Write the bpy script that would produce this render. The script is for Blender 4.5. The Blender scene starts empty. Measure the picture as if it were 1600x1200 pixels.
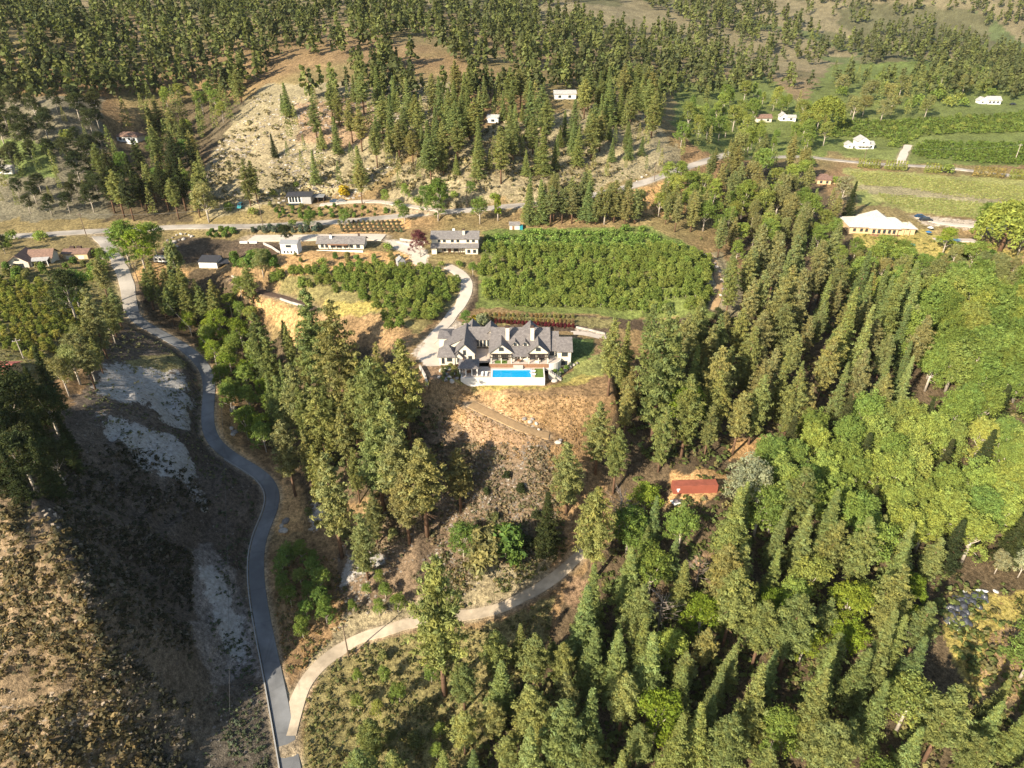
import bpy, math, random
import numpy as np
from mathutils import Vector
random.seed(7); RNG = np.random.default_rng(7)
S = bpy.context.scene; COL = S.collection
R = math.radians
# ---------------------------------------------------------------- camera
CAMZ = 104.0; PITCH = R(31.0); F = 1067.0            # F: focal length in pixels of the 1600 px wide photograph
CA, SA = math.cos(PITCH), math.sin(PITCH)
cd = bpy.data.cameras.new('camera'); cam = bpy.data.objects.new('camera', cd); COL.objects.link(cam)
cam.location = (0, 0, CAMZ); cam.rotation_euler = (R(90) - PITCH, 0, 0)
cd.sensor_width = 36; cd.lens = 36 * F / 1600; cd.clip_end = 12000; cd.clip_start = 1
S.camera = cam
# ---------------------------------------------------------------- sky and sun
SUN_EL, SUN_AZ = R(29.0), R(47.0)                    # light travels towards azimuth 47 deg from +x to +y
w = bpy.data.worlds.new('World'); S.world = w; w.use_nodes = True
nt = w.node_tree; bg = nt.nodes['Background']; sky = nt.nodes.new('ShaderNodeTexSky')
sky.sky_type = 'NISHITA'; sky.sun_disc = False; sky.sun_elevation = SUN_EL
sd = Vector((-math.cos(SUN_AZ) * math.cos(SUN_EL), -math.sin(SUN_AZ) * math.cos(SUN_EL), math.sin(SUN_EL)))
sky.sun_rotation = math.atan2(sd.x, sd.y); sky.air_density = 1.2; sky.dust_density = 1.2
nt.links.new(sky.outputs[0], bg.inputs[0]); bg.inputs[1].default_value = 0.082
sl = bpy.data.lights.new('sun', 'SUN'); sl.energy = 5.0; sl.angle = R(0.55); sl.color = (1.0, 0.87, 0.68)
so = bpy.data.objects.new('sun', sl); COL.objects.link(so); so.rotation_euler = (-sd).to_track_quat('-Z', 'Y').to_euler()
so.location = sd * 300
S.view_settings.view_transform = 'Standard'; S.view_settings.look = 'None'
S.view_settings.exposure = 1.22; S.view_settings.gamma = 1
# ---------------------------------------------------------------- helpers
def tag(o, label=None, cat=None, group=None, kind=None):
    if label: o['label'] = label
    if cat: o['category'] = cat
    if group: o['group'] = group
    if kind: o['kind'] = kind
    return o
def empty(name, loc, rz=0, label=None, cat=None, group=None):
    o = bpy.data.objects.new(name, None); COL.objects.link(o); o.location = loc; o.rotation_euler = (0, 0, rz)
    o.empty_display_size = .5
    return tag(o, label, cat, group)
def link(name, me, parent=None, loc=None, rz=0, sc=None):
    o = bpy.data.objects.new(name, me); COL.objects.link(o)
    if parent is not None: o.parent = parent
    if loc is not None: o.location = loc
    if rz: o.rotation_euler = (0, 0, rz)
    if sc is not None: o.scale = sc
    return o
def copy_tree(o, parent=None):
    c = o.copy(); COL.objects.link(c); c.parent = parent
    for ch in o.children: copy_tree(ch, c)
    return c
def np_mesh(name, V, Q, mats, col=None, matidx=None, smooth=False):
    """V (n,3), Q (m,3|4)"""
    me = bpy.data.meshes.new(name); V = np.asarray(V, dtype=np.float32); Q = np.asarray(Q, dtype=np.int32)
    n, m, k = len(V), len(Q), Q.shape[1]
    me.vertices.add(n); me.vertices.foreach_set('co', V.ravel())
    me.loops.add(m * k); me.loops.foreach_set('vertex_index', Q.ravel())
    me.polygons.add(m); me.polygons.foreach_set('loop_start', np.arange(0, m * k, k, dtype=np.int32))
    me.polygons.foreach_set('loop_total', np.full(m, k, dtype=np.int32))
    for mm in mats: me.materials.append(mm)
    if matidx is not None: me.polygons.foreach_set('material_index', np.asarray(matidx, dtype=np.int32))
    me.polygons.foreach_set('use_smooth', np.full(m, bool(smooth)))
    if col is not None:
        a = me.color_attributes.new('Col', 'FLOAT_COLOR', 'POINT')
        c = np.ones((n, 4), dtype=np.float32); c[:, :col.shape[1]] = col; a.data.foreach_set('color', c.ravel())
    me.update(calc_edges=True); me.validate()
    return me
class MB:
    def __init__(s): s.v = []; s.f = []; s.m = []
    def add(s, vs, fs, m=0):
        b = len(s.v); s.v += [tuple(p) for p in vs]; s.f += [tuple(i + b for i in f) for f in fs]; s.m += [m] * len(fs)
        return s
    def box(s, x0, x1, y0, y1, z0, z1, m=0):
        return s.add([(x0,y0,z0),(x1,y0,z0),(x1,y1,z0),(x0,y1,z0),(x0,y0,z1),(x1,y0,z1),(x1,y1,z1),(x0,y1,z1)],
                     [(0,3,2,1),(4,5,6,7),(0,1,5,4),(1,2,6,5),(2,3,7,6),(3,0,4,7)], m)
    def slab(s, top, th, m=0):
        """top: coplanar points counter-clockwise seen from above; thickness th straight down"""
        n = len(top); lo = [(p[0], p[1], p[2] - th) for p in top]
        return s.add(list(top) + lo, [tuple(range(n)), tuple(range(2*n-1, n-1, -1))] + [(i, i + n, (i+1) % n + n, (i+1) % n) for i in range(n)], m)
    def tube(s, pts, rads, n=7, m=0, cap=True):
        b = len(s.v); P = [Vector(p) for p in pts]
        if not hasattr(rads, '__len__'): rads = [rads] * len(P)
        for i, p in enumerate(P):
            d = (P[min(i+1, len(P)-1)] - P[max(i-1, 0)]).normalized()
            a = d.cross(Vector((0.13, .97, .2))).normalized(); c = d.cross(a)
            for k in range(n):
                t = 2*math.pi*k/n; s.v.append(tuple(p + (a*math.cos(t) + c*math.sin(t)) * rads[i]))
        for i in range(len(P)-1):
            for k in range(n):
                s.f.append((b+i*n+k, b+i*n+(k+1) % n, b+(i+1)*n+(k+1) % n, b+(i+1)*n+k)); s.m.append(m)
        if cap:
            s.f.append(tuple(b+k for k in range(n))[::-1]); s.f.append(tuple(b+(len(P)-1)*n+k for k in range(n))); s.m += [m, m]
        return s
    def mesh(s, name, mats, smooth=False):
        me = bpy.data.meshes.new(name); me.from_pydata(s.v, [], s.f)
        for mm in (mats if isinstance(mats, (list, tuple)) else [mats]): me.materials.append(mm)
        me.polygons.foreach_set('material_index', s.m)
        me.polygons.foreach_set('use_smooth', [smooth] * len(s.f)); me.update()
        return me
    def build(s, name, mats, parent=None, smooth=False, loc=None, rz=0):
        return link(name, s.mesh(name, mats, smooth), parent, loc, rz)
def bx(*a): return MB().box(*a)
# ---------------------------------------------------------------- materials
def mat(name, col, rough=.85, var=.25, scale=.5, spec=.3, bump=0, bscale=4, col2=None, metal=0, detail=5):
    m = bpy.data.materials.new(name); m.use_nodes = True; t = m.node_tree; N = t.nodes; L = t.links
    b = N['Principled BSDF']; b.inputs['Roughness'].default_value = rough; b.inputs['Metallic'].default_value = metal
    b.inputs['Specular IOR Level'].default_value = spec
    co = N.new('ShaderNodeTexCoord'); no = N.new('ShaderNodeTexNoise'); no.inputs['Scale'].default_value = scale
    no.inputs['Detail'].default_value = detail; no.inputs['Roughness'].default_value = .65
    L.new(co.outputs['Object'], no.inputs['Vector'])
    r = N.new('ShaderNodeValToRGB'); r.color_ramp.elements[0].position = .3; r.color_ramp.elements[1].position = .7
    c2 = col2 or tuple(min(1, c * (1 + var)) for c in col); c1 = col if col2 else tuple(c * (1 - var) for c in col)
    r.color_ramp.elements[0].color = (*c1, 1); r.color_ramp.elements[1].color = (*c2, 1)
    L.new(no.outputs['Fac'], r.inputs['Fac']); L.new(r.outputs['Color'], b.inputs['Base Color'])
    if bump:
        n2 = N.new('ShaderNodeTexNoise'); n2.inputs['Scale'].default_value = bscale; n2.inputs['Detail'].default_value = 4
        L.new(co.outputs['Object'], n2.inputs['Vector']); bp = N.new('ShaderNodeBump'); bp.inputs['Distance'].default_value = bump
        L.new(n2.outputs['Fac'], bp.inputs['Height']); L.new(bp.outputs['Normal'], b.inputs['Normal'])
    return m
def roofmat(name, col, course=.35, var=.22):
    """rows of shingles as fine relief and tone (far below 10 px each in the photograph)"""
    m = mat(name, col, .8, var, 1.2, .3); t = m.node_tree; N = t.nodes; L = t.links; b = N['Principled BSDF']
    co = N.new('ShaderNodeTexCoord'); br = N.new('ShaderNodeTexBrick'); br.inputs['Scale'].default_value = 1
    br.inputs['Brick Width'].default_value = .6; br.inputs['Row Height'].default_value = course; br.inputs['Mortar Size'].default_value = .02
    br.inputs['Color1'].default_value = (1, 1, 1, 1); br.inputs['Color2'].default_value = (.72, .72, .74, 1); br.inputs['Mortar'].default_value = (.5, .5, .5, 1)
    L.new(co.outputs['Object'], br.inputs['Vector'])
    mx = N.new('ShaderNodeMix'); mx.data_type = 'RGBA'; mx.blend_type = 'MULTIPLY'; mx.inputs[0].default_value = 1
    src = b.inputs['Base Color'].links[0].from_socket
    L.new(src, mx.inputs[6]); L.new(br.outputs['Color'], mx.inputs[7]); L.new(mx.outputs[2], b.inputs['Base Color'])
    return m
def metalroof(name, col):
    m = mat(name, col, .5, .12, .6, .4); t = m.node_tree; N = t.nodes; L = t.links; b = N['Principled BSDF']
    co = N.new('ShaderNodeTexCoord'); wv = N.new('ShaderNodeTexWave'); wv.inputs['Scale'].default_value = .8; wv.bands_direction = 'X'
    L.new(co.outputs['Object'], wv.inputs['Vector']); bp = N.new('ShaderNodeBump'); bp.inputs['Distance'].default_value = .04
    L.new(wv.outputs['Fac'], bp.inputs['Height']); L.new(bp.outputs['Normal'], b.inputs['Normal'])
    return m
def glass(name, col=(.03, .04, .05)):
    m = mat(name, col, .08, .3, 1.5, .6); return m
M = {}
M['stucco'] = mat('cream stucco', (.60, .55, .46), .9, .07, .8)
M['stucco_white'] = mat('white stucco wall', (.62, .60, .56), .9, .1, .7)
M['white'] = mat('white paint', (.68, .68, .66), .7, .05, 1)
M['cream'] = mat('cream paint', (.62, .57, .47), .8, .06, 1)
M['slate'] = roofmat('grey brown shingles', (.185, .17, .165))
M['slate2'] = roofmat('mid grey shingles', (.215, .20, .19))
M['dark_roof'] = metalroof('dark metal roof', (.045, .045, .05))
M['brown_roof'] = roofmat('brown shingles', (.24, .15, .11))
M['brown_roof2'] = roofmat('reddish brown shingles', (.21, .13, .10))
M['cream_roof'] = roofmat('cream shingles', (.62, .58, .51), .35, .06)
M['grey_roof'] = metalroof('grey metal roof', (.25, .26, .27))
M['red_roof'] = roofmat('faded red roof', (.45, .14, .11))
M['white_roof'] = roofmat('pale grey roof', (.45, .44, .42), .35, .1)
M['trim'] = mat('dark brown timber', (.07, .045, .035), .7, .3, 3)
M['timber'] = mat('stained timber', (.22, .12, .07), .75, .3, 3)
M['tan_wall'] = mat('tan siding', (.55, .40, .24), .85, .15, 1)
M['grey_wall'] = mat('grey siding', (.33, .33, .33), .85, .12, 1)
M['dark_wall'] = mat('dark siding', (.07, .065, .06), .8, .2, 1)
M['glass'] = glass('window glass')
M['frame'] = mat('dark window frame', (.05, .045, .04), .6, .2, 3)
M['frame_white'] = mat('white window frame', (.75, .75, .73), .6, .05, 3)
M['chimney'] = mat('pale stone chimney', (.6, .53, .44), .9, .2, 2.5, bump=.03)
M['concrete'] = mat('concrete', (.42, .39, .35), .9, .12, .6)
M['paving'] = mat('stone paving', (.47, .40, .34), .85, .15, .9)
M['stone'] = mat('pale rock', (.45, .41, .36), .9, .35, .8, bump=.08, bscale=3)
M['stone_dark'] = mat('grey rock', (.22, .20, .185), .9, .4, .8, bump=.08, bscale=3)
M['turf'] = mat('lawn turf', (.10, .16, .03), .95, .25, 1.5)
M['pole'] = mat('weathered pole wood', (.13, .095, .07), .9, .3, 2)
M['wire'] = mat('wire', (.12, .12, .12), .6, .1, 1)
M['rubber'] = mat('tyre rubber', (.02, .02, .02), .9, .2, 4)
M['steel'] = mat('steel', (.4, .4, .4), .4, .1, 3, metal=.6)
M['rust'] = mat('rust red container paint', (.27, .085, .055), .65, .25, .5)
M['tarp_dark'] = mat('dark grey plastic tarp', (.06, .065, .08), .28, .5, 1.2, .6, bump=.12, bscale=2.2)
M['tarp_white'] = mat('white plastic tarp', (.7, .7, .68), .35, .1, 1.2, .5, bump=.1, bscale=2.2)
M['teal'] = mat('teal paint', (.02, .22, .26), .6, .15, 1)
M['blue'] = mat('blue canopy', (.03, .13, .30), .6, .15, 1)
M['light_blue'] = mat('light blue tarp', (.35, .58, .66), .55, .12, 1)
M['red'] = mat('red paint', (.4, .05, .04), .6, .15, 1)
M['bark'] = mat('pine bark', (.16, .095, .06), .95, .35, 1.5, bump=.05, bscale=5)
M['bark_pale'] = mat('pale bark', (.42, .37, .31), .9, .35, 1.5)
M['bark_dead'] = mat('dead grey wood', (.30, .25, .21), .9, .35, 1.5)
def watermat(name, col):
    m = bpy.data.materials.new(name); m.use_nodes = True; t = m.node_tree; N = t.nodes; L = t.links; b = N['Principled BSDF']
    b.inputs['Base Color'].default_value = (*col, 1); b.inputs['Roughness'].default_value = .06; b.inputs['IOR'].default_value = 1.33
    co = N.new('ShaderNodeTexCoord'); n2 = N.new('ShaderNodeTexNoise'); n2.inputs['Scale'].default_value = 1.6; n2.inputs['Detail'].default_value = 3
    L.new(co.outputs['Object'], n2.inputs['Vector']); bp = N.new('ShaderNodeBump'); bp.inputs['Distance'].default_value = .05
    L.new(n2.outputs['Fac'], bp.inputs['Height']); L.new(bp.outputs['Normal'], b.inputs['Normal'])
    r = N.new('ShaderNodeValToRGB'); r.color_ramp.elements[0].color = (col[0]*.8, col[1]*.85, col[2]*.9, 1); r.color_ramp.elements[1].color = (min(1, col[0]*2+.01), col[1]*1.2, col[2]*1.1, 1)
    L.new(n2.outputs['Fac'], r.inputs['Fac']); L.new(r.outputs['Color'], b.inputs['Base Color'])
    return m
M['pool'] = watermat('pool water', (.0, .28, .56))
M['pool2'] = watermat('pale pool water', (.15, .5, .56))
def leafmat():
    m = bpy.data.materials.new('foliage'); m.use_nodes = True; t = m.node_tree; N = t.nodes; L = t.links
    for n in list(N): N.remove(n)
    out = N.new('ShaderNodeOutputMaterial'); oi = N.new('ShaderNodeObjectInfo'); at = N.new('ShaderNodeAttribute'); at.attribute_name = 'Col'
    mx = N.new('ShaderNodeMix'); mx.data_type = 'RGBA'; mx.blend_type = 'MULTIPLY'; mx.inputs[0].default_value = 1
    L.new(oi.outputs['Color'], mx.inputs[6]); L.new(at.outputs['Color'], mx.inputs[7])
    d = N.new('ShaderNodeBsdfDiffuse'); tr = N.new('ShaderNodeBsdfTranslucent'); ms = N.new('ShaderNodeMixShader'); ms.inputs[0].default_value = .3
    L.new(mx.outputs[2], d.inputs['Color'])
    hv = N.new('ShaderNodeMix'); hv.data_type = 'RGBA'; hv.blend_type = 'MULTIPLY'; hv.inputs[0].default_value = 1; hv.inputs[7].default_value = (1.15, 1.2, .6, 1)
    L.new(mx.outputs[2], hv.inputs[6]); L.new(hv.outputs[2], tr.inputs['Color'])
    L.new(d.outputs[0], ms.inputs[1]); L.new(tr.outputs[0], ms.inputs[2]); L.new(ms.outputs[0], out.inputs[0])
    return m
LEAF = leafmat()
# ---------------------------------------------------------------- terrain height field
def ray(u, v):
    X = (u - 800) / F; k = (v - 600) / F
    return X, CA - k * SA, -(SA + k * CA)          # per unit of axial distance
def at_z(u, v, z):
    X, cy, cz = ray(u, v); t = (z - CAMZ) / cz
    return X * t, cy * t, z
CP = """
650,560,0 720,600,-2.5 850,604,-2.5 935,560,-1.5 800,510,.3 700,500,.5 900,520,.3 700,545,0 900,580,-2.5
760,480,1 1100,495,0 1110,420,4 760,370,10 1000,372,9.5 900,430,5 950,500,.5
720,440,4 580,430,5 440,440,3 600,515,0 520,470,1.5 400,420,5 640,400,7.5
500,560,-12 450,520,-9 400,560,-20 450,650,-27 420,700,-31 600,700,-17 560,800,-30 640,640,-8 560,640,-18 350,500,-12 300,460,-6
205,500,-6 270,530,-12 320,585,-18 325,680,-25 400,730,-30 430,780,-33.5 400,850,-36.5 405,930,-39 425,1049,-41.5 450,1200,-44
180,400,3.5 170,375,6 100,400,6 0,400,7 250,400,4 230,440,0
0,780,5 60,790,5.5 100,840,4 128,900,2 138,940,-1.5 0,850,2 50,900,0 0,950,-5.5 0,1049,-14.5 60,1000,-8.5 130,1020,-12 190,1049,-20 0,1200,-27 120,1200,-30 260,1200,-38 250,950,-26 250,850,-22 190,900,-15 330,950,-36 330,1049,-38.5
250,720,-18 200,640,-9 150,560,-5 100,600,-3 60,700,3 120,760,-4 180,800,-14 300,700,-23 0,640,2 0,560,2 100,500,1 0,480,4
480,1049,-42 560,990,-40.5 650,967,-39 750,960,-38.5 830,925,-36.5 880,893,-35 620,1200,-46 800,1200,-46
800,650,-7 800,700,-12 800,750,-18.5 800,800,-24.5 640,850,-31 700,760,-22 900,700,-13 700,650,-8.5 800,870,-31 560,900,-37 500,900,-38
1085,762,-18 1000,650,-14 1200,600,-13 1400,600,-14 1600,600,-15 1400,850,-33 1550,915,-36 1500,990,-37 1600,1049,-38 1200,900,-34 1200,1049,-41 1000,900,-34 1000,1049,-41 1600,1200,-42 1200,1200,-46 1000,780,-24 1250,760,-26 1600,760,-28
1130,430,1 1200,470,-4 1400,470,-5 1600,450,-4 1380,362,5 1500,372,4.5 1600,400,3 1250,400,0 1200,330,5 1300,330,7 1350,400,1 1000,560,-7 1100,540,-8
0,350,7.5 150,362,7 300,350,7.5 400,355,8 500,349,9 560,344,9.5 615,337,11 700,330,12.5 790,322,14.5 860,316,16 970,297,19 1012,282,20.5 1082,256,22 1110,250,22.5
560,372,7.8 440,388,7 640,383,8 700,395,8 820,355,11 480,315,12.5 650,322,13 
400,300,16 450,200,36 450,150,46 300,300,14 250,250,20 200,215,27 100,300,15 0,300,16 0,200,34 100,160,46 600,250,26 600,150,46 750,250,28 750,150,46 900,260,24 900,200,36 950,160,42 1010,200,34 1040,250,26
1100,200,24 1200,180,22 1200,250,14 1300,240,13 1350,230,12.5 1290,280,10 1600,275,11 1450,262,11 1350,270,10 1600,340,7 1450,330,7.5 1430,240,12.5 1590,210,15 1500,165,20 1350,180,20
450,60,66 150,60,66 800,60,62 1150,80,40 1500,90,30 1600,60,36 1200,60,44 0,60,70
"""
cps = []
for tok in CP.split():
    u, v, z = map(float, tok.split(',')); cps.append(at_z(u, v, z))
for p in [(-1600,1000,120),(-600,900,110),(0,900,100),(600,1000,70),(1500,1200,90),(-1500,2200,330),(0,2200,300),(1500,2400,320),(0,1400,160),(900,1700,150),
          (-2500,3500,420),(0,3500,420),(2600,3500,420),(-300,60,-25),(-300,200,12),(-180,60,-24),(-400,400,50),(-160,-60,-45),(0,-60,-50),(200,-60,-50),(260,60,-42),(330,180,-20),(420,300,0),(600,500,20),(900,600,40),(-700,500,80)]:
    cps.append(p)
cps = np.array(cps, float)
SC = 100.0
def _U(r2): return np.where(r2 > 1e-12, .5 * r2 * np.log(np.maximum(r2, 1e-12)), 0)
_n = len(cps); _x = cps[:, :2] / SC
_K = _U(((_x[:, None] - _x[None]) ** 2).sum(-1)) + np.eye(_n) * .002
_P = np.c_[np.ones(_n), _x]; _A = np.block([[_K, _P], [_P.T, np.zeros((3, 3))]])
_W = np.linalg.solve(_A, np.r_[cps[:, 2], 0, 0, 0])
def tps(x, y):
    x = np.asarray(x, float); sh = x.shape; q = np.c_[x.ravel(), np.asarray(y, float).ravel()] / SC
    out = np.empty(len(q))
    for i in range(0, len(q), 20000):
        c = q[i:i+20000]; r2 = (c[:, :1] - _x[:, 0]) ** 2 + (c[:, 1:] - _x[:, 1]) ** 2
        out[i:i+20000] = _U(r2) @ _W[:_n] + _W[_n] + c @ _W[_n+1:]
    return out.reshape(sh)
def _hash(ix, iy, s):
    h = (ix.astype(np.int64) * 374761393 + iy.astype(np.int64) * 668265263 + s * 974711) & 0x7fffffff
    h = ((h ^ (h >> 13)) * 1274126177) & 0x7fffffff
    return ((h ^ (h >> 16)) & 0xffff) / 65535.0
def vnoise(x, y, s=0):
    ix = np.floor(x); iy = np.floor(y); fx = x - ix; fy = y - iy; fx = fx*fx*(3-2*fx); fy = fy*fy*(3-2*fy)
    a = _hash(ix, iy, s); b = _hash(ix+1, iy, s); c = _hash(ix, iy+1, s); d = _hash(ix+1, iy+1, s)
    return (a*(1-fx)+b*fx)*(1-fy) + (c*(1-fx)+d*fx)*fy
def fbm(x, y, scale, octv=4, s=0, gain=.5):
    o = 0; a = 1; tot = 0
    for i in range(octv):
        o = o + a * vnoise(x/scale + 17.3*i, y/scale - 9.1*i, s + i); tot += a; a *= gain; scale *= .5
    return o / tot
# regular look-up grids
class Grid:
    def __init__(s, x0, x1, y0, y1, st, f):
        s.x0, s.y0, s.st = x0, y0, st; s.xs = np.arange(x0, x1 + st, st); s.ys = np.arange(y0, y1 + st, st)
        X, Y = np.meshgrid(s.xs, s.ys); s.X, s.Y = X, Y; s.Z = f(X, Y)
        s.x1 = s.xs[-1]; s.y1 = s.ys[-1]
    def __call__(s, x, y):
        gx = np.clip((x - s.x0) / s.st, 0, len(s.xs) - 1.001); gy = np.clip((y - s.y0) / s.st, 0, len(s.ys) - 1.001)
        i = gx.astype(int); j = gy.astype(int); fx = gx - i; fy = gy - j; Z = s.Z
        return (Z[j, i]*(1-fx)+Z[j, i+1]*fx)*(1-fy) + (Z[j+1, i]*(1-fx)+Z[j+1, i+1]*fx)*fy
COARSE = Grid(-3200, 3200, -300, 4000, 32, lambda X, Y: tps(X, Y) + (fbm(X, Y, 500, 4, 5) - .5) * np.clip((Y - 550) / 900, 0, 1) * 110 + (fbm(X, Y, 170, 3, 6) - .5) * np.clip((Y - 430) / 200, 0, 1) * 26)
NEAR = Grid(-420, 520, -40, 760, 2, tps)
def base_z(x, y):
    x = np.asarray(x, float); y = np.asarray(y, float)
    e = np.minimum(np.minimum(x - NEAR.x0, NEAR.x1 - x), np.minimum(y - NEAR.y0, NEAR.y1 - y)); w_ = np.clip(e / 60, 0, 1); w_ = w_*w_*(3-2*w_)
    return NEAR(x, y) * w_ + COARSE(x, y) * (1 - w_)
def march(U, V, zf):
    """vectorised: where the ray through photo pixels (U,V) meets the ground"""
    U = np.atleast_1d(np.asarray(U, float)); V = np.atleast_1d(np.asarray(V, float))
    X = (U - 800) / F; k = (V - 600) / F; cy = CA - k*SA; cz = -(SA + k*CA)
    t = np.full(U.shape, 60.0); done = np.zeros(U.shape, bool); tp = t.copy()
    for i in range(900):
        z = CAMZ + cz*t; g = zf(X*t, cy*t); hit = (z <= g) & ~done; done |= hit
        st = np.maximum(.6, np.where(done, 0, (z - g) * .55)); st = np.minimum(st, 60)
        nt_ = np.where(done, t, t + st); tp = np.where(done, tp, t); t = nt_
        if done.all() or (i > 500 and (t[~done] > 3000).all()): break
    lo, hi = tp, t
    for _ in range(14):
        m_ = (lo + hi) / 2; below = CAMZ + cz*m_ <= zf(X*m_, cy*m_); hi = np.where(below, m_, hi); lo = np.where(below, lo, m_)
    return X*hi, cy*hi, zf(X*hi, cy*hi)
def densify(pts, n=6, closed=False):
    pts = np.array(pts, float); out = []
    L_ = len(pts) if closed else len(pts) - 1
    for i in range(L_):
        a, b = pts[i], pts[(i+1) % len(pts)]
        for k_ in range(n): out.append(a + (b - a) * k_ / n)
    if not closed: out.append(pts[-1])
    return np.array(out)
def smooth_line(P, it=2):
    P = np.array(P, float)
    for _ in range(it):       # Chaikin
        Q = [P[0]]
        for a, b in zip(P[:-1], P[1:]): Q += [a*.75 + b*.25, a*.25 + b*.75]
        Q.append(P[-1]); P = np.array(Q)
    return P
# roads: (name, material key, width m, photo polyline)
ROADS = {
 'village_lane': (5.2, [(150,364),(166,380),(178,397),(189,417),(197,440),(203,470),(207,490)]),
 'asphalt_lane': (4.1, [(205,486),(208,498),(232,512),(262,527),(290,543),(312,562),(325,582),(328,605),(325,632),(323,660),(328,685),(345,703),(375,722),(405,738),(424,755),(431,777),(423,802),(408,830),(400,862),(400,905),(407,955),(417,1005),(428,1055),(442,1130),(456,1205),(472,1300),(490,1400)]),
 'main_road': (6.4, [(-80,374),(0,370),(75,366),(150,361),(200,359),(275,354),(335,354),(400,354),(450,351),(512,347),(560,344),(615,338),(660,334),(700,330),(750,327),(790,322),(830,320),(860,316),(915,307),(965,297),(1012,283),(1050,269),(1082,258),(1118,247),(1150,236)]),
 'gravel_road': (3.5, [(450,1150),(462,1095),(480,1055),(510,1025),(560,998),(600,983),(650,970),(720,963),(770,955),(815,936),(850,914),(878,893),(905,868),(925,850)]),
 'driveway': (4.4, [(700,416),(716,423),(727,433),(732,444),(731,454),(722,472),(704,498),(682,520),(668,538)]),
 'service_drive': (8.0, [(392,372),(440,372),(500,371),(560,370),(600,371)]),
 'upper_driveway': (4.0, [(500,320),(530,317),(570,313),(612,317),(650,324),(690,329)]),
 'farm_track': (2.6, [(1108,398),(1118,415),(1124,440),(1124,462),(1114,485)]),
 'house_drive': (3.6, [(1432,338),(1470,350),(1510,352),(1560,358)]),
 'village_road': (5.0, [(1180,246),(1225,245),(1260,244),(1300,250),(1345,254),(1400,258),(1450,260),(1490,263),(1525,268),(1570,273),(1640,281)]),
 'farm_drive': (4.5, [(1407,257),(1410,243),(1420,226)]),
 'hill_track': (3.0, [(735,632),(760,643),(785,656),(812,668),(835,678),(862,682)]),
 'dirt_track': (3.0, [(362,436),(385,447),(410,457),(440,464),(468,472),(495,486)]),
}
road_lines = {}
for k_, (wd, pl) in ROADS.items():
    q = densify(smooth_line(pl, 2), 3); x, y, z = march(q[:, 0], q[:, 1], base_z)
    P = np.c_[x, y, z]
    for _ in range(6): P[1:-1] = (P[:-2] + P[1:-1]*2 + P[2:]) / 4
    # resample evenly, 1.5 m
    d = np.r_[0, np.cumsum(np.linalg.norm(np.diff(P[:, :2], axis=0), axis=1))]; s_ = np.arange(0, d[-1], 1.5)
    P = np.c_[[np.interp(s_, d, P[:, i]) for i in range(3)]].T
    for _ in range(12): P[1:-1, :] = (P[:-2, :] + P[1:-1, :]*2 + P[2:, :]) / 4
    road_lines[k_] = (wd, P)
# flat pads under buildings (world x0,x1,y0,y1,z, blend m)
PADS = [(-34, -7, 176.5, 208, 0, 4), (-16, 17, 177, 210, 0, 5), (-12, 26, 171.0, 176.2, -2.5, 6), (11, 30, 171, 186, -2.5, 4)]
def add_pad(u, v, w_, d_, blend=5, rot=0, dz=0):
    x, y, z = march(u, v, base_z); x, y, z = x[0], y[0], z[0] + dz
    r = max(w_, d_) * .5 + .5 if rot else 0
    if rot: PADS.append((x - r, x + r, y + d_/2 - r, y + d_/2 + r, z, blend))
    else: PADS.append((x - w_/2 - .5, x + w_/2 + .5, y - 1, y + d_ + .5, z, blend))
    return Vector((x, y, z))
def apply_edits(x, y, z):
    for (x0, x1, y0, y1, zz, bl) in PADS:
        dx = np.maximum(np.maximum(x0 - x, x - x1), 0); dy = np.maximum(np.maximum(y0 - y, y - y1), 0); d = np.hypot(dx, dy)
        w_ = np.clip(1 - d / bl, 0, 1); w_ = w_*w_*(3-2*w_); z = z*(1-w_) + zz*w_
    for nm, (wd, P) in road_lines.items():
        if nm == 'hill_track': pass
        b0 = P[:, 0].min() - 15; b1 = P[:, 0].max() + 15; c0 = P[:, 1].min() - 15; c1 = P[:, 1].max() + 15
        sel = (x > b0) & (x < b1) & (y > c0) & (y < c1)
        if not sel.any(): continue
        xs, ys = x[sel], y[sel]; best = np.full(xs.shape, 1e9); bz = np.zeros(xs.shape)
        for i in range(0, len(P)):
            dd = (xs - P[i, 0])**2 + (ys - P[i, 1])**2; c = dd < best; best[c] = dd[c]; bz[c] = P[i, 2]
        d = np.sqrt(best); w_ = np.clip(1 - (d - wd/2 - 1.0) / 3.5, 0, 1); w_ = w_*w_*(3-2*w_)
        zz = z[sel]; z[sel] = zz*(1-w_) + (bz - .12)*w_
    return z
# ---------------------------------------------------------------- where the buildings stand (flat pads are cut for them)
def mpp(u, v):
    x, y, z = march(u, v, base_z); X, cy, cz = ray(u, v); return float(y[0] / cy / F)
SITES = {}
for k_, u, v, w_, d_, bl in [('barn_house',711,396,19,11,4),('low_house',534,389,19,7,3),('white_block',453,397,7,5,3),('modern_house',479,318,17,8,4),
        ('hill_house',201,222,15,8,5),('brown_house',50,415,16,10,4),('brown_garage',119,405,10,7,3),('shed',326,419,9,6,3),('caravan',251,411,5.6,2.4,2),
        ('gable_house',1348,233,15,9,5),('cream_house',1383,366,25,9,5),('red_brown_house',1287,288,8,8,4),('container',1086,771,12.3,3,3),
        ('farm_house',1548,163,12,8,6),('village_house',1196,191,12,7,5),('village_house_2',1224,189,9,7,5),('tiny_house',883,155,9,6,5),('small_shed',805,359,5,4,3),
        ('hopper',628,416,3,3,2),('left_red_roof',-6,596,8,8,5),('wood_house',770,192,6,4,4),('left_white_house',6,272,8,5,4),('pool2',1499,377,20,8,4)]:
    SITES[k_] = add_pad(u, v, w_, d_, bl)
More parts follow.
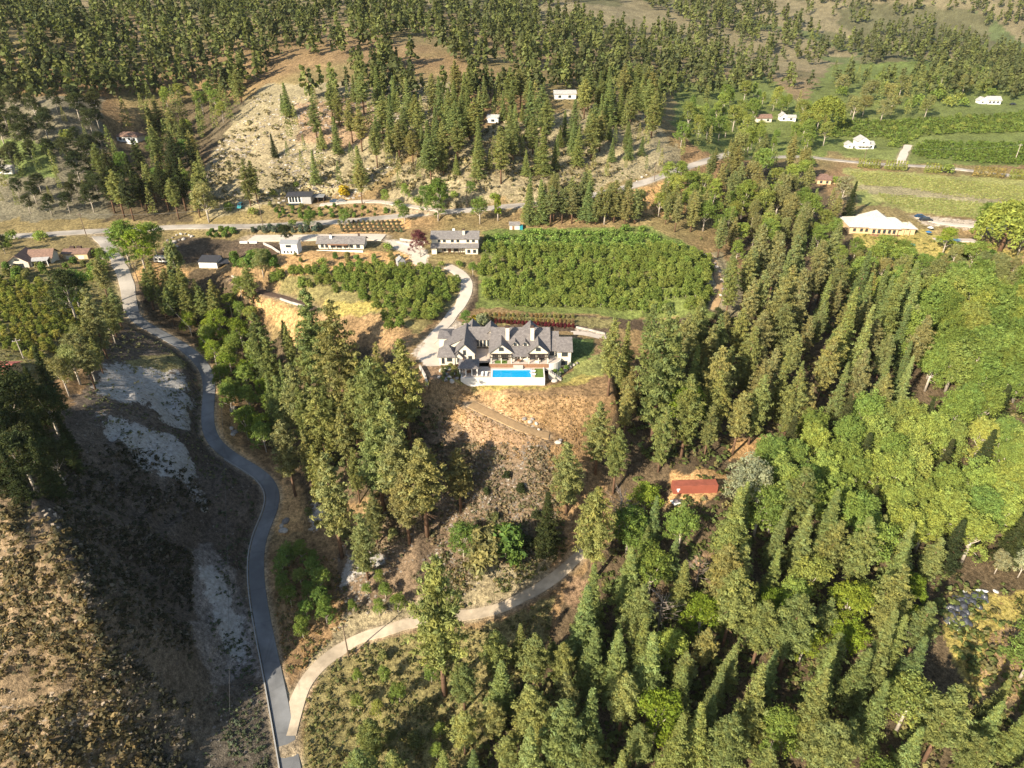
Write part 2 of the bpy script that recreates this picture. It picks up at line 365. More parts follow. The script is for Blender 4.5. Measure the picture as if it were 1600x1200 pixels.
def raw_z(X, Y):
    z = base_z(X, Y); gx, gy = np.gradient(z, 1.0); sl_ = np.clip(np.hypot(gx, gy) * 1.6, 0, 1)
    left = np.clip((-60 - X) / 30, 0, 1) * np.clip((230 - Y) / 50, 0, 1)
    rid = 1 - np.abs(fbm(X * 1.0, Y * .55, 13, 3, 3) * 2 - 1)
    z = z + (fbm(X, Y, 22, 5, 1) - .5) * (0.5 + 4.5 * sl_) * (1 - .5 * left) + (rid - .6) * 6.0 * left * (.35 + sl_)
    # spurs and gullies on the dry hillside below the house
    mid = np.exp(-((X + 12) / 45) ** 2) * np.clip((172 - Y) / 12, 0, 1) * np.clip((Y - 118) / 12, 0, 1)
    z = z + (1 - np.abs(fbm(X, Y * .5, 18, 3, 9) * 2 - 1) - .6) * 5.5 * mid
    return apply_edits(X, Y, z)
FINE = Grid(-330, 380, -40, 560, 1.0, raw_z)
def ground_z(x, y):
    x = np.asarray(x, float); y = np.asarray(y, float)
    e = np.minimum(np.minimum(x - FINE.x0, FINE.x1 - x), np.minimum(y - FINE.y0, FINE.y1 - y)); w_ = np.clip(e / 25, 0, 1)
    return FINE(x, y) * w_ + base_z(x, y) * (1 - w_)
def gz(x, y): return float(ground_z(np.array([x]), np.array([y]))[0])
def G(u, v):
    x, y, z = march(u, v, ground_z); return Vector((float(x[0]), float(y[0]), float(z[0])))
# ---------------------------------------------------------------- terrain sheet
rows = [-40.0]
while rows[-1] < 250: rows.append(rows[-1] + .85)
while rows[-1] < 3600: rows.append(rows[-1] + .85 + (rows[-1] - 250) * .0085)
rows = np.array(rows); ncol = 560; cc = np.linspace(-1, 1, ncol)
YY = np.repeat(rows[:, None], ncol, 1); XX = cc[None] * (0.93 * np.maximum(YY, 60) + 95)
ZZ = ground_z(XX, YY)
vx, vy = XX.ravel(), YY.ravel()
C_ = dict(brown=(.20,.145,.085), dry=(.30,.195,.10), tan=(.285,.245,.15), floor=(.085,.066,.042), green=(.13,.175,.045), lawn=(.20,.23,.07), lawn_shadow=(.07,.12,.03), yellow=(.36,.30,.09),
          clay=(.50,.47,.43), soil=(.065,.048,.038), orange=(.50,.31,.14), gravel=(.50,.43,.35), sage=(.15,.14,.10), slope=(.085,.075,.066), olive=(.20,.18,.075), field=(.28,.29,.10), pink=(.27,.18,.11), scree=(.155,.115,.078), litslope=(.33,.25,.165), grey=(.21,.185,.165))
base = np.empty((len(vx), 3))
far = np.clip((vy - 420) / 300, 0, 1)[:, None]; n1 = fbm(vx, vy, 60, 4, 21)[:, None]; n2 = fbm(vx, vy, 220, 4, 33)[:, None]
base[:] = np.array(C_['dry']) * .8; mixf = np.clip((n1 - .42) * 5, 0, 1)
base = base * (1 - mixf * .6) + np.array(C_['olive']) * mixf * .6
n3 = fbm(vx, vy, 90, 4, 44)[:, None]; fc = np.where(n2 + .35*(n3-.5) > .5, np.array([.11, .135, .055]), np.array([.21, .18, .105])); fc = np.where(n3 > .58, np.array([.13, .125, .065]), fc); base = base * (1 - far) + fc * far
PAINT = [
 ('tan', [(330,340),(300,300),(330,240),(330,190),(420,130),(720,130),(640,240),(570,300),(450,312)]),
 ('tan', [(600,330),(620,260),(760,200),(1000,150),(1040,215),(1040,262),(900,310),(760,318)]),
 ('pink', [(460,160),(560,150),(620,200),(540,230),(470,220)]),
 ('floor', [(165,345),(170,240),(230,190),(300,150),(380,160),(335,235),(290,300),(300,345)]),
 ('sage', [(-60,300),(0,150),(160,150),(170,340),(0,345)]),
 ('green', [(0,215),(90,225),(90,275),(0,280)]),
 ('green', [(1100,240),(1050,200),(1060,130),(1200,120),(1300,200),(1290,245),(1180,250)]),
 ('green', [(1290,235),(1240,180),(1300,100),(1700,90),(1700,262),(1420,256)]),
 ('lawn', [(1310,232),(1400,235),(1408,252),(1320,246)]),
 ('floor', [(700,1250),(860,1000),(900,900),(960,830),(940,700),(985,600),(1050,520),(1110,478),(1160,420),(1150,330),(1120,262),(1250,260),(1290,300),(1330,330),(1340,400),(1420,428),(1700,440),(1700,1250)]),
 ('field', [(1318,262),(1400,268),(1700,290),(1700,352),(1560,346),(1440,334),(1385,322),(1340,300)]),
 ('tan', [(1345,288),(1400,291),(1500,304),(1640,318),(1640,324),(1500,314),(1400,306),(1350,304)]),
 ('lawn', [(1335,296),(1352,300),(1378,322),(1340,322)]),
 ('yellow', [(1335,364),(1450,362),(1620,400),(1620,425),(1420,422),(1340,392)]),
 ('pink', [(1500,404),(1600,402),(1620,428),(1510,426)]),
 ('gravel', [(1425,336),(1580,350),(1580,362),(1445,352)]),
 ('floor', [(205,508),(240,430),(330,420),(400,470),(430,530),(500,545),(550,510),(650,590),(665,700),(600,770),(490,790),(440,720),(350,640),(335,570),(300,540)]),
 ('green', [(745,480),(755,360),(1010,352),(1118,402),(1112,505),(950,495)]),
 ('olive', [(760,400),(1110,410),(1110,440),(760,430)]),
 ('olive', [(430,430),(650,420),(718,430),(715,470),(660,520),(590,522),(560,470),(430,462)]),
 ('orange', [(415,388),(480,392),(580,392),(640,398),(655,420),(560,430),(430,432)]),
 ('orange', [(600,344),(640,338),(640,360),(540,366),(520,352)]),
 ('orange', [(232,410),(262,414),(300,425),(290,450),(245,445),(210,470),(205,430)]),
 ('orange', [(430,468),(492,486),(505,548),(470,548),(425,500)]),
 ('orange', [(345,430),(430,470),(430,500),(395,470)]),
 ('yellow', [(500,468),(590,472),(600,488),(520,494)]), ('dry', [(470,490),(600,492),(650,522),(640,540),(560,545),(500,520)]),
 ('soil', [(283,370),(330,372),(440,380),(452,396),(400,402),(350,402),(300,412),(258,414),(238,402),(262,382)]),
 ('soil', [(190,440),(245,440),(240,470),(205,478)]),
 ('soil', [(735,497),(860,492),(1095,503),(1095,524),(965,514),(940,522),(735,508)]),
 ('olive', [(748,490),(960,500),(960,512),(748,505)]),
 ('soil', [(735,430),(750,430),(745,480),(720,500),(735,470)]),
 ('gravel', [(644,552),(668,525),(712,500),(735,508),(705,525),(692,545),(692,572),(664,574)]),
 ('gravel', [(598,372),(650,378),(672,398),(664,416),(645,414),(640,398),(610,388)]),
 ('gravel', [(900,512),(945,520),(960,530),(900,520)]),
 ('pink', [(655,572),(700,568),(712,590),(690,604),(668,598)]),
 ('lawn_shadow', [(886,530),(930,528),(926,556),(893,574)]),  # mansion's cast shadow painted into the lawn colour
 ('lawn', [(893,574),(926,552),(945,548),(945,585),(870,602)]),
 ('yellow', [(695,612),(700,603),(860,604),(905,588),(945,585),(920,600),(860,612)]),
 ('dry', [(680,625),(700,612),(900,606),(930,640),(900,720),(760,720),(700,680)]),
 ('pink', [(735,640),(830,670),(840,700),(740,720),(705,690)]),
 ('clay', [(815,650),(838,645),(845,665),(825,670)]),
 ('scree', [(520,870),(600,800),(700,700),(820,720),(880,830),(800,900),(660,960),(540,960)]),
 ('clay', [(545,860),(600,855),(605,880),(560,900),(530,920)]), ('scree', [(640,690),(700,660),(760,700),(860,690),(870,760),(760,800),(660,800)]), ('clay', [(482,780),(505,770),(508,835),(490,835)]),
 ('tan', [(462,1100),(520,1015),(560,1000),(650,985),(780,960),(860,900),(880,860),(800,880),(640,940),(540,960),(500,1010),(440,1100)]),
 ('olive', [(500,1040),(600,1000),(780,975),(860,930),(860,1000),(700,1249),(470,1200)]),
 ('olive', [(-40,420),(150,425),(190,455),(160,540),(120,570),(0,640),(-60,640)]),
 ('slope', [(-60,760),(60,700),(130,600),(150,545),(200,510),(300,560),(318,610),(316,690),(400,745),(422,775),(398,850),(395,940),(420,1060),(450,1249),(-100,1249)]),  # ground colour lowered here to carry part of the left slope's shade
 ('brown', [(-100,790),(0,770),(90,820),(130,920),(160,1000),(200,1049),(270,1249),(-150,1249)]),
 ('clay', [(160,575),(180,560),(215,575),(280,580),(300,605),(300,640),(250,640),(225,622),(190,640),(155,610)]),
 ('clay', [(250,645),(285,640),(300,665),(275,672),(255,660)]), ('clay', [(140,655),(200,665),(290,690),(300,705),(240,705),(180,695)]),
 ('grey', [(195,690),(290,700),(300,735),(230,730)]),
 ('olive', [(190,560),(280,552),(295,575),(250,580),(200,578)]),
 ('grey', [(298,862),(330,850),(380,900),(392,960),(412,1049),(330,1080),(305,1000)]),
 ('clay', [(150,640),(230,665),(300,720),(312,765),(250,740),(190,700)]), ('clay', [(318,870),(350,900),(380,960),(400,1040),(370,1050),(330,960)]), ('clay', [(275,762),(320,780),(338,800),(310,798)]),
 ('orange', [(335,590),(355,585),(372,620),(378,700),(400,722),(440,755),(445,790),(420,820),(410,860),(412,950),(438,1049),(470,1200),(455,1120),(428,1049),(412,950),(405,870),(430,780),(400,735),(345,705),(328,660)]),
 ('orange', [(440,740),(470,770),(480,830),(440,840),(425,820)]),
 ('orange', [(1050,740),(1130,735),(1140,760),(1110,785),(1045,780)]), ('orange', [(1130,690),(1200,680),(1210,715),(1140,720)]),
 ('yellow', [(1470,980),(1530,930),(1620,925),(1680,1000),(1680,1100),(1520,1100)]),
 ('pink', [(1545,985),(1620,975),(1660,1100),(1535,1100)]),
 ('clay', [(1590,720),(1610,720),(1612,750),(1592,745)]), ('pink', [(880,900),(920,900),(930,950),(890,950)]), ('pink', [(1085,880),(1130,860),(1150,920),(1100,930)]),
 ('tan', [(1015,235),(1060,225),(1060,262),(1010,275)]), ('orange', [(960,310),(1080,275),(1090,330),(1030,340)]),
 ('tan', [(1095,395),(1130,395),(1180,480),(1150,500),(1110,480)]),
]
jx = (fbm(vx, vy, 5, 3, 71) - .5) * 5.0; jy = (fbm(vx, vy, 5, 3, 72) - .5) * 5.0
def inpoly(px, py, P):
    r = np.zeros(px.shape, bool); n = len(P)
    for i in range(n):
        x0, y0 = P[i]; x1, y1 = P[(i+1) % n]
        if y0 == y1: continue
        c = ((y0 > py) != (y1 > py)) & (px < (x1-x0)*(py-y0)/(y1-y0) + x0); r ^= c
    return r
def world_poly(pp, zf=None, n=5):
    q = densify(pp, n, True); x, y, z = march(q[:, 0], q[:, 1], zf or ground_z)
    return np.c_[x, y]
clay = np.zeros(len(vx)); inroad = np.zeros(len(vx), bool)
for key, pp in PAINT:
    W_ = world_poly(pp); bb = (vx > W_[:,0].min()-4) & (vx < W_[:,0].max()+4) & (vy > W_[:,1].min()-4) & (vy < W_[:,1].max()+4)
    ids = np.nonzero(bb)[0]
    if not len(ids): continue
    js = .35 if key in ('gravel', 'lawn_shadow', 'soil') else 1.0 + max(0, (W_[:,1].mean() - 260) / 200)
    hit = inpoly(vx[ids] + jx[ids]*js, vy[ids] + jy[ids]*js, W_); ids = ids[hit]
    if key == 'clay': clay[ids] = 1; continue
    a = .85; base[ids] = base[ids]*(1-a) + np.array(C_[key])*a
# dusty verge beside every road
for nm, (wd, P) in road_lines.items():
    bb = np.nonzero((vx > P[:,0].min()-6) & (vx < P[:,0].max()+6) & (vy > P[:,1].min()-6) & (vy < P[:,1].max()+6))[0]
    best = np.full(len(bb), 1e9)
    for i in range(0, len(P), 2): best = np.minimum(best, (vx[bb]-P[i,0])**2 + (vy[bb]-P[i,1])**2)
    f_ = np.clip(1 - (np.sqrt(best) - wd/2) / 1.6, 0, 1)[:, None] * .75
    base[bb] = base[bb]*(1-f_) + np.array((.36,.29,.20))*f_
v1 = fbm(vx, vy, 3.2, 4, 90)[:, None]; v2 = fbm(vx, vy, 14, 3, 91)[:, None]
base *= (.62 + .76 * v1) * (.75 + .5 * v2)
i_ = np.arange(len(rows)-1)[:, None] * ncol + np.arange(ncol-1)[None]
Q = np.stack([i_, i_+1, i_+1+ncol, i_+ncol], -1).reshape(-1, 4)
gm = bpy.data.materials.new('ground'); gm.use_nodes = True; t_ = gm.node_tree; N_ = t_.nodes; L_ = t_.links; b_ = N_['Principled BSDF']
b_.inputs['Roughness'].default_value = .95; b_.inputs['Specular IOR Level'].default_value = .15
at_ = N_.new('ShaderNodeAttribute'); at_.attribute_name = 'Col'; co_ = N_.new('ShaderNodeTexCoord')
def _noise(sc, det=6, ro=.65):
    n = N_.new('ShaderNodeTexNoise'); n.inputs['Scale'].default_value = sc; n.inputs['Detail'].default_value = det; n.inputs['Roughness'].default_value = ro
    L_.new(co_.outputs['Object'], n.inputs['Vector']); return n
na = _noise(.9); nb = _noise(3.2, 3); mr = N_.new('ShaderNodeMapRange'); mr.inputs[1].default_value = .33; mr.inputs[2].default_value = .67; mr.inputs[3].default_value = .45; mr.inputs[4].default_value = 1.5
L_.new(na.outputs['Fac'], mr.inputs[0]); mx_ = N_.new('ShaderNodeMix'); mx_.data_type = 'RGBA'; mx_.blend_type = 'MULTIPLY'; mx_.inputs[0].default_value = 1
L_.new(at_.outputs['Color'], mx_.inputs[6]); L_.new(mr.outputs[0], mx_.inputs[7])
mr2 = N_.new('ShaderNodeMapRange'); mr2.inputs[1].default_value = .35; mr2.inputs[2].default_value = .65; mr2.inputs[3].default_value = .6; mr2.inputs[4].default_value = 1.35
L_.new(nb.outputs['Fac'], mr2.inputs[0]); mx2 = N_.new('ShaderNodeMix'); mx2.data_type = 'RGBA'; mx2.blend_type = 'MULTIPLY'; mx2.inputs[0].default_value = 1
L_.new(mx_.outputs[2], mx2.inputs[6]); L_.new(mr2.outputs[0], mx2.inputs[7]); nd = _noise(.16, 10, .78); ne = _noise(1.1, 4); s1 = N_.new('ShaderNodeMath'); s1.operation = 'MULTIPLY_ADD'; s1.inputs[1].default_value = 3.4; L_.new(nd.outputs['Fac'], s1.inputs[0]); L_.new(at_.outputs['Alpha'], s1.inputs[2])
s2 = N_.new('ShaderNodeMapRange'); s2.inputs[1].default_value = 2.2; s2.inputs[2].default_value = 2.34; L_.new(s1.outputs[0], s2.inputs[0])
s3 = N_.new('ShaderNodeMath'); s3.operation = 'MULTIPLY'; s4 = N_.new('ShaderNodeMapRange'); s4.inputs[1].default_value = .02; s4.inputs[2].default_value = .3; L_.new(at_.outputs['Alpha'], s4.inputs[0]); L_.new(s2.outputs[0], s3.inputs[0]); L_.new(s4.outputs[0], s3.inputs[1])
cr_ = N_.new('ShaderNodeValToRGB'); cr_.color_ramp.elements[0].position = .3; cr_.color_ramp.elements[1].position = .7; cr_.color_ramp.elements[0].color = (.25,.23,.205,1); cr_.color_ramp.elements[1].color = (.47,.45,.42,1); L_.new(ne.outputs['Fac'], cr_.inputs[0])
mx3 = N_.new('ShaderNodeMix'); mx3.data_type = 'RGBA'; L_.new(s3.outputs[0], mx3.inputs[0]); L_.new(mx2.outputs[2], mx3.inputs[6]); L_.new(cr_.outputs[0], mx3.inputs[7]); L_.new(mx3.outputs[2], b_.inputs['Base Color'])
bp_ = N_.new('ShaderNodeBump'); bp_.inputs['Distance'].default_value = .5; bp_.inputs['Strength'].default_value = .8; L_.new(na.outputs['Fac'], bp_.inputs['Height'])
bp2 = N_.new('ShaderNodeBump'); bp2.inputs['Distance'].default_value = .2; L_.new(nb.outputs['Fac'], bp2.inputs['Height']); L_.new(bp_.outputs['Normal'], bp2.inputs['Normal']); L_.new(bp2.outputs['Normal'], b_.inputs['Normal'])
cl2 = clay.reshape(len(rows), ncol)
for _ in range(12): cl2 = (np.roll(cl2,1,0)+np.roll(cl2,-1,0)+np.roll(cl2,1,1)+np.roll(cl2,-1,1)+cl2)/5
me = np_mesh('ground', np.c_[vx, vy, ZZ.ravel()], Q, [gm], col=np.c_[base, cl2.ravel()], smooth=True)
tag(link('ground', me), kind='structure')
# ---------------------------------------------------------------- roads
M['asphalt'] = mat('worn asphalt', (.17, .175, .18), .9, .14, .25, .3, bump=.01, bscale=12)
def wear(m, tint=(.6,.6,.6), sc=.35):
    t = m.node_tree; N = t.nodes; L = t.links; b = N['Principled BSDF']; src = b.inputs['Base Color'].links[0].from_socket
    co = N.new('ShaderNodeTexCoord'); v = N.new('ShaderNodeTexVoronoi'); v.feature = 'DISTANCE_TO_EDGE'; v.inputs['Scale'].default_value = sc
    nz = N.new('ShaderNodeTexNoise'); nz.inputs['Scale'].default_value = .5; mxv = N.new('ShaderNodeMix'); mxv.data_type = 'VECTOR'; mxv.inputs[0].default_value = .25
    L.new(co.outputs['Object'], nz.inputs['Vector']); L.new(co.outputs['Object'], mxv.inputs[4]); L.new(nz.outputs['Color'], mxv.inputs[5]); L.new(mxv.outputs[1], v.inputs['Vector'])
    r = N.new('ShaderNodeMapRange'); r.inputs[1].default_value = .0; r.inputs[2].default_value = .035; r.inputs[3].default_value = .0; r.inputs[4].default_value = 1; L.new(v.outputs['Distance'], r.inputs[0])
    c = N.new('ShaderNodeMix'); c.data_type = 'RGBA'; c.blend_type = 'MULTIPLY'; c.inputs[0].default_value = 1; L.new(src, c.inputs[6])
    k = N.new('ShaderNodeMix'); k.data_type = 'RGBA'; k.inputs[6].default_value = (*tint, 1); k.inputs[7].default_value = (1,1,1,1); L.new(r.outputs[0], k.inputs[0]); L.new(k.outputs[2], c.inputs[7])
    n3 = N.new('ShaderNodeTexNoise'); n3.inputs['Scale'].default_value = .09; n3.inputs['Detail'].default_value = 8; L.new(co.outputs['Object'], n3.inputs['Vector'])
    r3 = N.new('ShaderNodeMapRange'); r3.inputs[1].default_value = .42; r3.inputs[2].default_value = .58; r3.inputs[3].default_value = .78; r3.inputs[4].default_value = 1.2; L.new(n3.outputs['Fac'], r3.inputs[0])
    d = N.new('ShaderNodeMix'); d.data_type = 'RGBA'; d.blend_type = 'MULTIPLY'; d.inputs[0].default_value = 1; L.new(c.outputs[2], d.inputs[6]); L.new(r3.outputs[0], d.inputs[7]); L.new(d.outputs[2], b.inputs['Base Color'])
wear(M['asphalt'], (.86,.86,.86), .14)
M['asphalt_pale'] = mat('sun bleached asphalt', (.34, .31, .27), .9, .1, .2, .2)
M['gravelroad'] = mat('packed gravel', (.42, .35, .26), .95, .15, .6, .2, bump=.03, bscale=6)
M['pale_drive'] = mat('pale concrete drive', (.50, .44, .37), .95, .12, .3, .2)
M['dirt'] = mat('bare dirt track', (.34, .235, .13), .95, .2, .8, .1, bump=.05, bscale=3)
M['mulch'] = mat('dark dirt track', (.10, .07, .055), .95, .3, .8, .1, bump=.05, bscale=3)
M['kerb'] = mat('concrete road edge', (.30, .30, .29), .9, .12, 1)
wear(M['asphalt_pale'], (.9,.9,.9), .12); wear(M['gravelroad'], (.93,.93,.93), .1)
ROADM = dict(asphalt_lane='asphalt', village_lane='asphalt_pale', main_road='asphalt_pale', gravel_road='gravelroad', driveway='pale_drive', service_drive='pale_drive', upper_driveway='pale_drive',
             farm_track='dirt', house_drive='pale_drive', village_road='asphalt_pale', farm_drive='pale_drive', hill_track='dirt', dirt_track='mulch')
for ri, (nm, (wd, P)) in enumerate(road_lines.items()):
    tn = np.gradient(P[:, :2], axis=0); tn /= np.linalg.norm(tn, axis=1)[:, None] + 1e-9; nr = np.c_[-tn[:, 1], tn[:, 0]]
    s_ = np.arange(len(P)); jag = 0 if nm == 'asphalt_lane' else .5
    wl = wd/2 + jag*(vnoise(s_/4., s_*0+.5, 5)-.5)*2; wr = wd/2 + jag*(vnoise(s_/4., s_*0+9.5, 6)-.5)*2
    zt = P[:, 2] + .05 + .006 * ri
    off = [-1.0, -.96, -.5, 0, .5, .96, 1.0]; V = []
    for o_ in off:
        ww = wl if o_ >= 0 else wr; V.append(np.c_[P[:, 0] + nr[:, 0]*o_*ww, P[:, 1] + nr[:, 1]*o_*ww, zt + .04*(1-abs(o_)) - (.3 if abs(o_) == 1 else 0)])
    V = np.stack(V, 1); k = len(off); ii = np.arange(len(P)-1)[:, None]*k + np.arange(k-1)[None]
    Q = np.stack([ii, ii+k, ii+k+1, ii+1], -1).reshape(-1, 4)
    tag(link(nm, np_mesh(nm, V.reshape(-1, 3), Q, [M[ROADM[nm]]])), kind='structure')
def patch(name, pp, mk, up=.09, st=.8):
    Wp = world_poly(pp); lo, hi = Wp.min(0), Wp.max(0); xs = np.arange(lo[0], hi[0]+st, st); ys = np.arange(lo[1], hi[1]+st, st); X, Y = np.meshgrid(xs, ys)
    k = inpoly(X, Y, Wp); Z = ground_z(X, Y) + up; n = len(xs); cell = k[:-1,:-1] & k[1:,:-1] & k[:-1,1:] & k[1:,1:]; j, i = np.nonzero(cell); b = j*n+i
    tag(link(name, np_mesh(name, np.c_[X.ravel(), Y.ravel(), Z.ravel()], np.stack([b, b+1, b+1+n, b+n], -1), [M[mk]], smooth=True)), kind='structure')
patch('mansion_yard', [(648,556),(668,530),(690,516),(706,508),(716,514),(700,522),(694,545),(688,560),(690,572),(664,574)], 'pale_drive')
patch('village_yard', [(598,374),(650,380),(672,398),(664,416),(645,414),(640,398),(612,388)], 'pale_drive', .085)
patch('hedge_path', [(884,517),(905,516),(948,526),(958,532),(935,530),(898,524)], 'pale_drive', .07)
# low concrete barrier along the left side of the lane's lower run
wd, P = road_lines['asphalt_lane']; P = P[P[:, 1] < 176]; tn = np.gradient(P[:, :2], axis=0); tn /= np.linalg.norm(tn, axis=1)[:, None]
side = np.c_[-tn[:, 1], tn[:, 0]]; side *= np.sign(-side[:, :1]); mb = MB()
for a in range(len(P) - 1):
    q = []
    for j in (a, a+1):
        for o_ in (wd/2 + .15, wd/2 + .42): q.append((P[j,0] + side[j,0]*o_, P[j,1] + side[j,1]*o_, P[j,2]))
    lo = [(p[0], p[1], p[2]-.3) for p in q]; hi = [(p[0], p[1], p[2]+.42) for p in q]
    mb.add(lo + hi, [(4,6,7,5),(0,4,5,1),(0,2,6,4),(1,5,7,3),(2,3,7,6)])
tag(mb.build('road_barrier', M['kerb']), 'low pale concrete barrier along the left edge of the asphalt lane', 'barrier')
# ---------------------------------------------------------------- building kit
def block(root, x0, x1, y0, y1, z0, ze, zr, axis='x', roof='slate', wall='stucco', ov=.45, hip=0, rp=.5, rname='roof', walls=True):
    W = MB(); rf = MB(); th = .16
    if axis == 'y':      # build with the ridge along x in swapped coordinates, then swap
        a0, a1, b0, b1 = y0, y1, x0, x1
    else: a0, a1, b0, b1 = x0, x1, y0, y1
    sw = (lambda p: (p[1], p[0], p[2])) if axis == 'y' else (lambda p: p)
    br = b0 + (b1 - b0) * rp
    if walls:
        if hip: W.box(x0, x1, y0, y1, z0, ze)
        else:
            vs = [sw(p) for p in [(a0,b0,z0),(a0,b1,z0),(a0,b1,ze),(a0,br,zr),(a0,b0,ze),(a1,b0,z0),(a1,b1,z0),(a1,b1,ze),(a1,br,zr),(a1,b0,ze)]]
            fs = [(0,1,2,3,4),(9,8,7,6,5),(0,4,9,5),(1,6,7,2),(0,5,6,1),(2,7,8,3),(3,8,9,4)]
            if axis == 'x': fs = [f[::-1] for f in fs]
            W.add(vs, fs)
        W.build('wall', M[wall], root)
    up = th + .03
    for sgn, bb in ((-1, b0), (1, b1)):
        run = abs(br - bb)
        if run < .01: continue
        sl_ = (zr - ze) / run; be = bb + sgn * ov; zee = ze - sl_ * ov + up; zrr = zr + up
        hx = hip
        if hip: top = [(a0 - ov, be, zee), (a1 + ov, be, zee), (a1 - hx, br, zrr), (a0 + hx, br, zrr)]
        else: top = [(a0 - ov, be, zee), (a1 + ov, be, zee), (a1 + ov, br, zrr), (a0 - ov, br, zrr)]
        if sgn > 0: top = top[::-1]
        top = [sw(p) for p in top]
        if axis == 'y': top = top[::-1]
        rf.slab(top, th)
    if hip:
        sl0 = (zr - ze) / ((b1 - b0) / 2); zee = ze - sl0 * ov + up
        for s_, aa in ((-1, a0), (1, a1)):
            top = [sw(p) for p in [(aa + s_*ov, b0 - ov, zee), (aa + s_*ov, b1 + ov, zee), (aa - s_*hip, br, zr + up)]]
            nrm = (Vector(top[1]) - Vector(top[0])).cross(Vector(top[2]) - Vector(top[0]))
            if nrm.z < 0: top = top[::-1]
            rf.slab(top, th)
    elif axis and ov > .2:
        pass
    return rf.build(rname, M[roof], root)
_wc = {}
def window(root, x, y, z, w_, h_, face='f', frame='frame', mull=1, name='window', arch=False):
    """centre x,z on a wall whose outer plane is at y (face f: looks to -y) or at x (faces l, r)"""
    key = (round(w_, 2), round(h_, 2), frame, mull, arch)
    if key not in _wc:
        f = MB(); b = .09; hw, hh = w_/2, h_/2
        f.box(-hw, hw, -.07, .0, -hh, -hh+b); f.box(-hw, -hw+b, -.07, .0, -hh+b, hh-b); f.box(hw-b, hw, -.07, .0, -hh+b, hh-b); f.box(-hw, hw, -.07, .0, hh-b, hh)
        for i in range(mull):
            xm = -hw + w_ * (i+1) / (mull+1); f.box(xm-.035, xm+.035, -.06, .0, -hh+b, hh-b)
        f.box(-hw-.06, hw+.06, -.12, .0, -hh-.09, -hh-.002)
        p = MB()
        if arch:
            n = 9; pts = [(hw*math.cos(math.pi*i/n), hh + .55*hw*math.sin(math.pi*i/n)) for i in range(n+1)]
            vs = [(a, -.05, c) for a, c in pts] + [(a, 0, c) for a, c in pts]
            p.add(vs, [tuple(range(n+1))[::-1], tuple(range(n+1, 2*n+2))])
        p.box(-hw+.01, hw-.01, -.03, -.005, -hh+.01, hh-.01)
        _wc[key] = (f.mesh('window', M[frame]), p.mesh('pane', M['glass']))
    fm, pm = _wc[key]
    rz = {'f': 0, 'b': math.pi, 'l': -math.pi/2, 'r': math.pi/2}[face]
    o = link(name, fm, root, (x, y, z), rz); link('pane', pm, o); return o
def door(root, x, y, z0, w_=1.0, h_=2.1, m='timber', face='f'):
    d = MB().box(-w_/2, w_/2, -.06, -.01, 0, h_).build('door', M[m], root, loc=(x, y, z0), rz={'f': 0, 'l': -math.pi/2, 'r': math.pi/2}[face])
    MB().box(w_/2-.2, w_/2-.12, -.12, -.062, .95, 1.05).build('handle', M['steel'], d); return d
def chimney(root, x0, x1, y0, y1, z0, z1, m='chimney'):
    c = bx(x0, x1, y0, y1, z0, z1).build('chimney', M[m], root)
    bx(x0-.1, x1+.1, y0-.1, y1+.1, z1, z1+.14).box(x0+.15, x1-.15, y0+.15, y1-.15, z1+.14, z1+.5).build('cap', M['trim'], c)
def post(root, x, y, z0, z1, r=.14, m='stucco'):
    return bx(x-r, x+r, y-r, y+r, z0, z1).build('post', M[m], root)
# ---------------------------------------------------------------- the mansion
Y0 = 190.0
T = empty('mansion', (0, Y0, 0), 0, 'large cream mansion with grey gabled roofs, two pale chimneys and a pool terrace in front', 'mansion')
def yb(*a): return [v - Y0 for v in a]
def mblock(x0, x1, y0, y1, z0, ze, zr, axis='x', **k): return block(T, x0, x1, y0-Y0, y1-Y0, z0, ze, zr, axis, **k)
mblock(-6.3, 11.6, 187.6, 200.4, 1.2, 3.5, 8.2)                       # main range
mblock(9.0, 14.4, 188.2, 199.6, -1.5, 3.3, 6.9, ov=.4)                 # lower right range
mblock(14.3, 18.4, 187.0, 195.5, -2.6, 3.6, 6.2, ov=.5)                # right wing
mblock(-6.7, .1, 185.8, 193.4, 1.2, 3.9, 6.6, 'y', ov=.55)             # left gable
mblock(5.1, 11.1, 185.8, 193.4, 1.2, 3.9, 6.5, 'y', ov=.55)            # right gable
for dx in (1.0, 4.15): mblock(dx-.95, dx+.95, 188.7, 192.4, 3.6, 5.0, 6.0, 'y', ov=.3, rname='dormer_roof')
mblock(3.5, 8.6, 195, 202.4, 1.2, 4.0, 6.5, 'y'); mblock(-9.2, -4.6, 196, 202.3, 1.2, 4.0, 6.4, 'y')
mblock(-13.6, -6.2, 194.4, 201.2, 1.0, 4.0, 6.5, ov=.4)                # link
mblock(-15.2, -10.6, 199.5, 204.2, .5, 3.7, 6.2, 'y')
mblock(-17.8, -11.6, 186.0, 200.0, .2, 3.4, 6.6, 'y', ov=.5)           # left wing
mblock(-21.4, -14.8, 190.5, 199.6, .2, 3.0, 6.35, 'y', ov=.4, rp=.97)
mblock(-22.6, -17.7, 184.6, 189.6, .0, 3.2, 5.5, 'x', hip=1.9)
mblock(-18.0, -15.2, 184.9, 187.6, .0, 2.5, 4.0, 'y', ov=.35)
mblock(-23.4, -19.4, 195.2, 201.4, .0, 3.9, 4.7, 'x', hip=1.6)
# verandah roof between the two gables
rf = MB().slab([(-.2, 184.6-Y0, 3.0), (5.4, 184.6-Y0, 3.0), (5.4, 189.2-Y0, 4.75), (-.2, 189.2-Y0, 4.75)], .16); rf.build('verandah_roof', M['slate'], T)
chimney(T, -2.0, -.85, *yb(190.2, 191.4), 4.8, 10.0); chimney(T, 5.75, 6.9, *yb(190.2, 191.4), 4.8, 10.0)
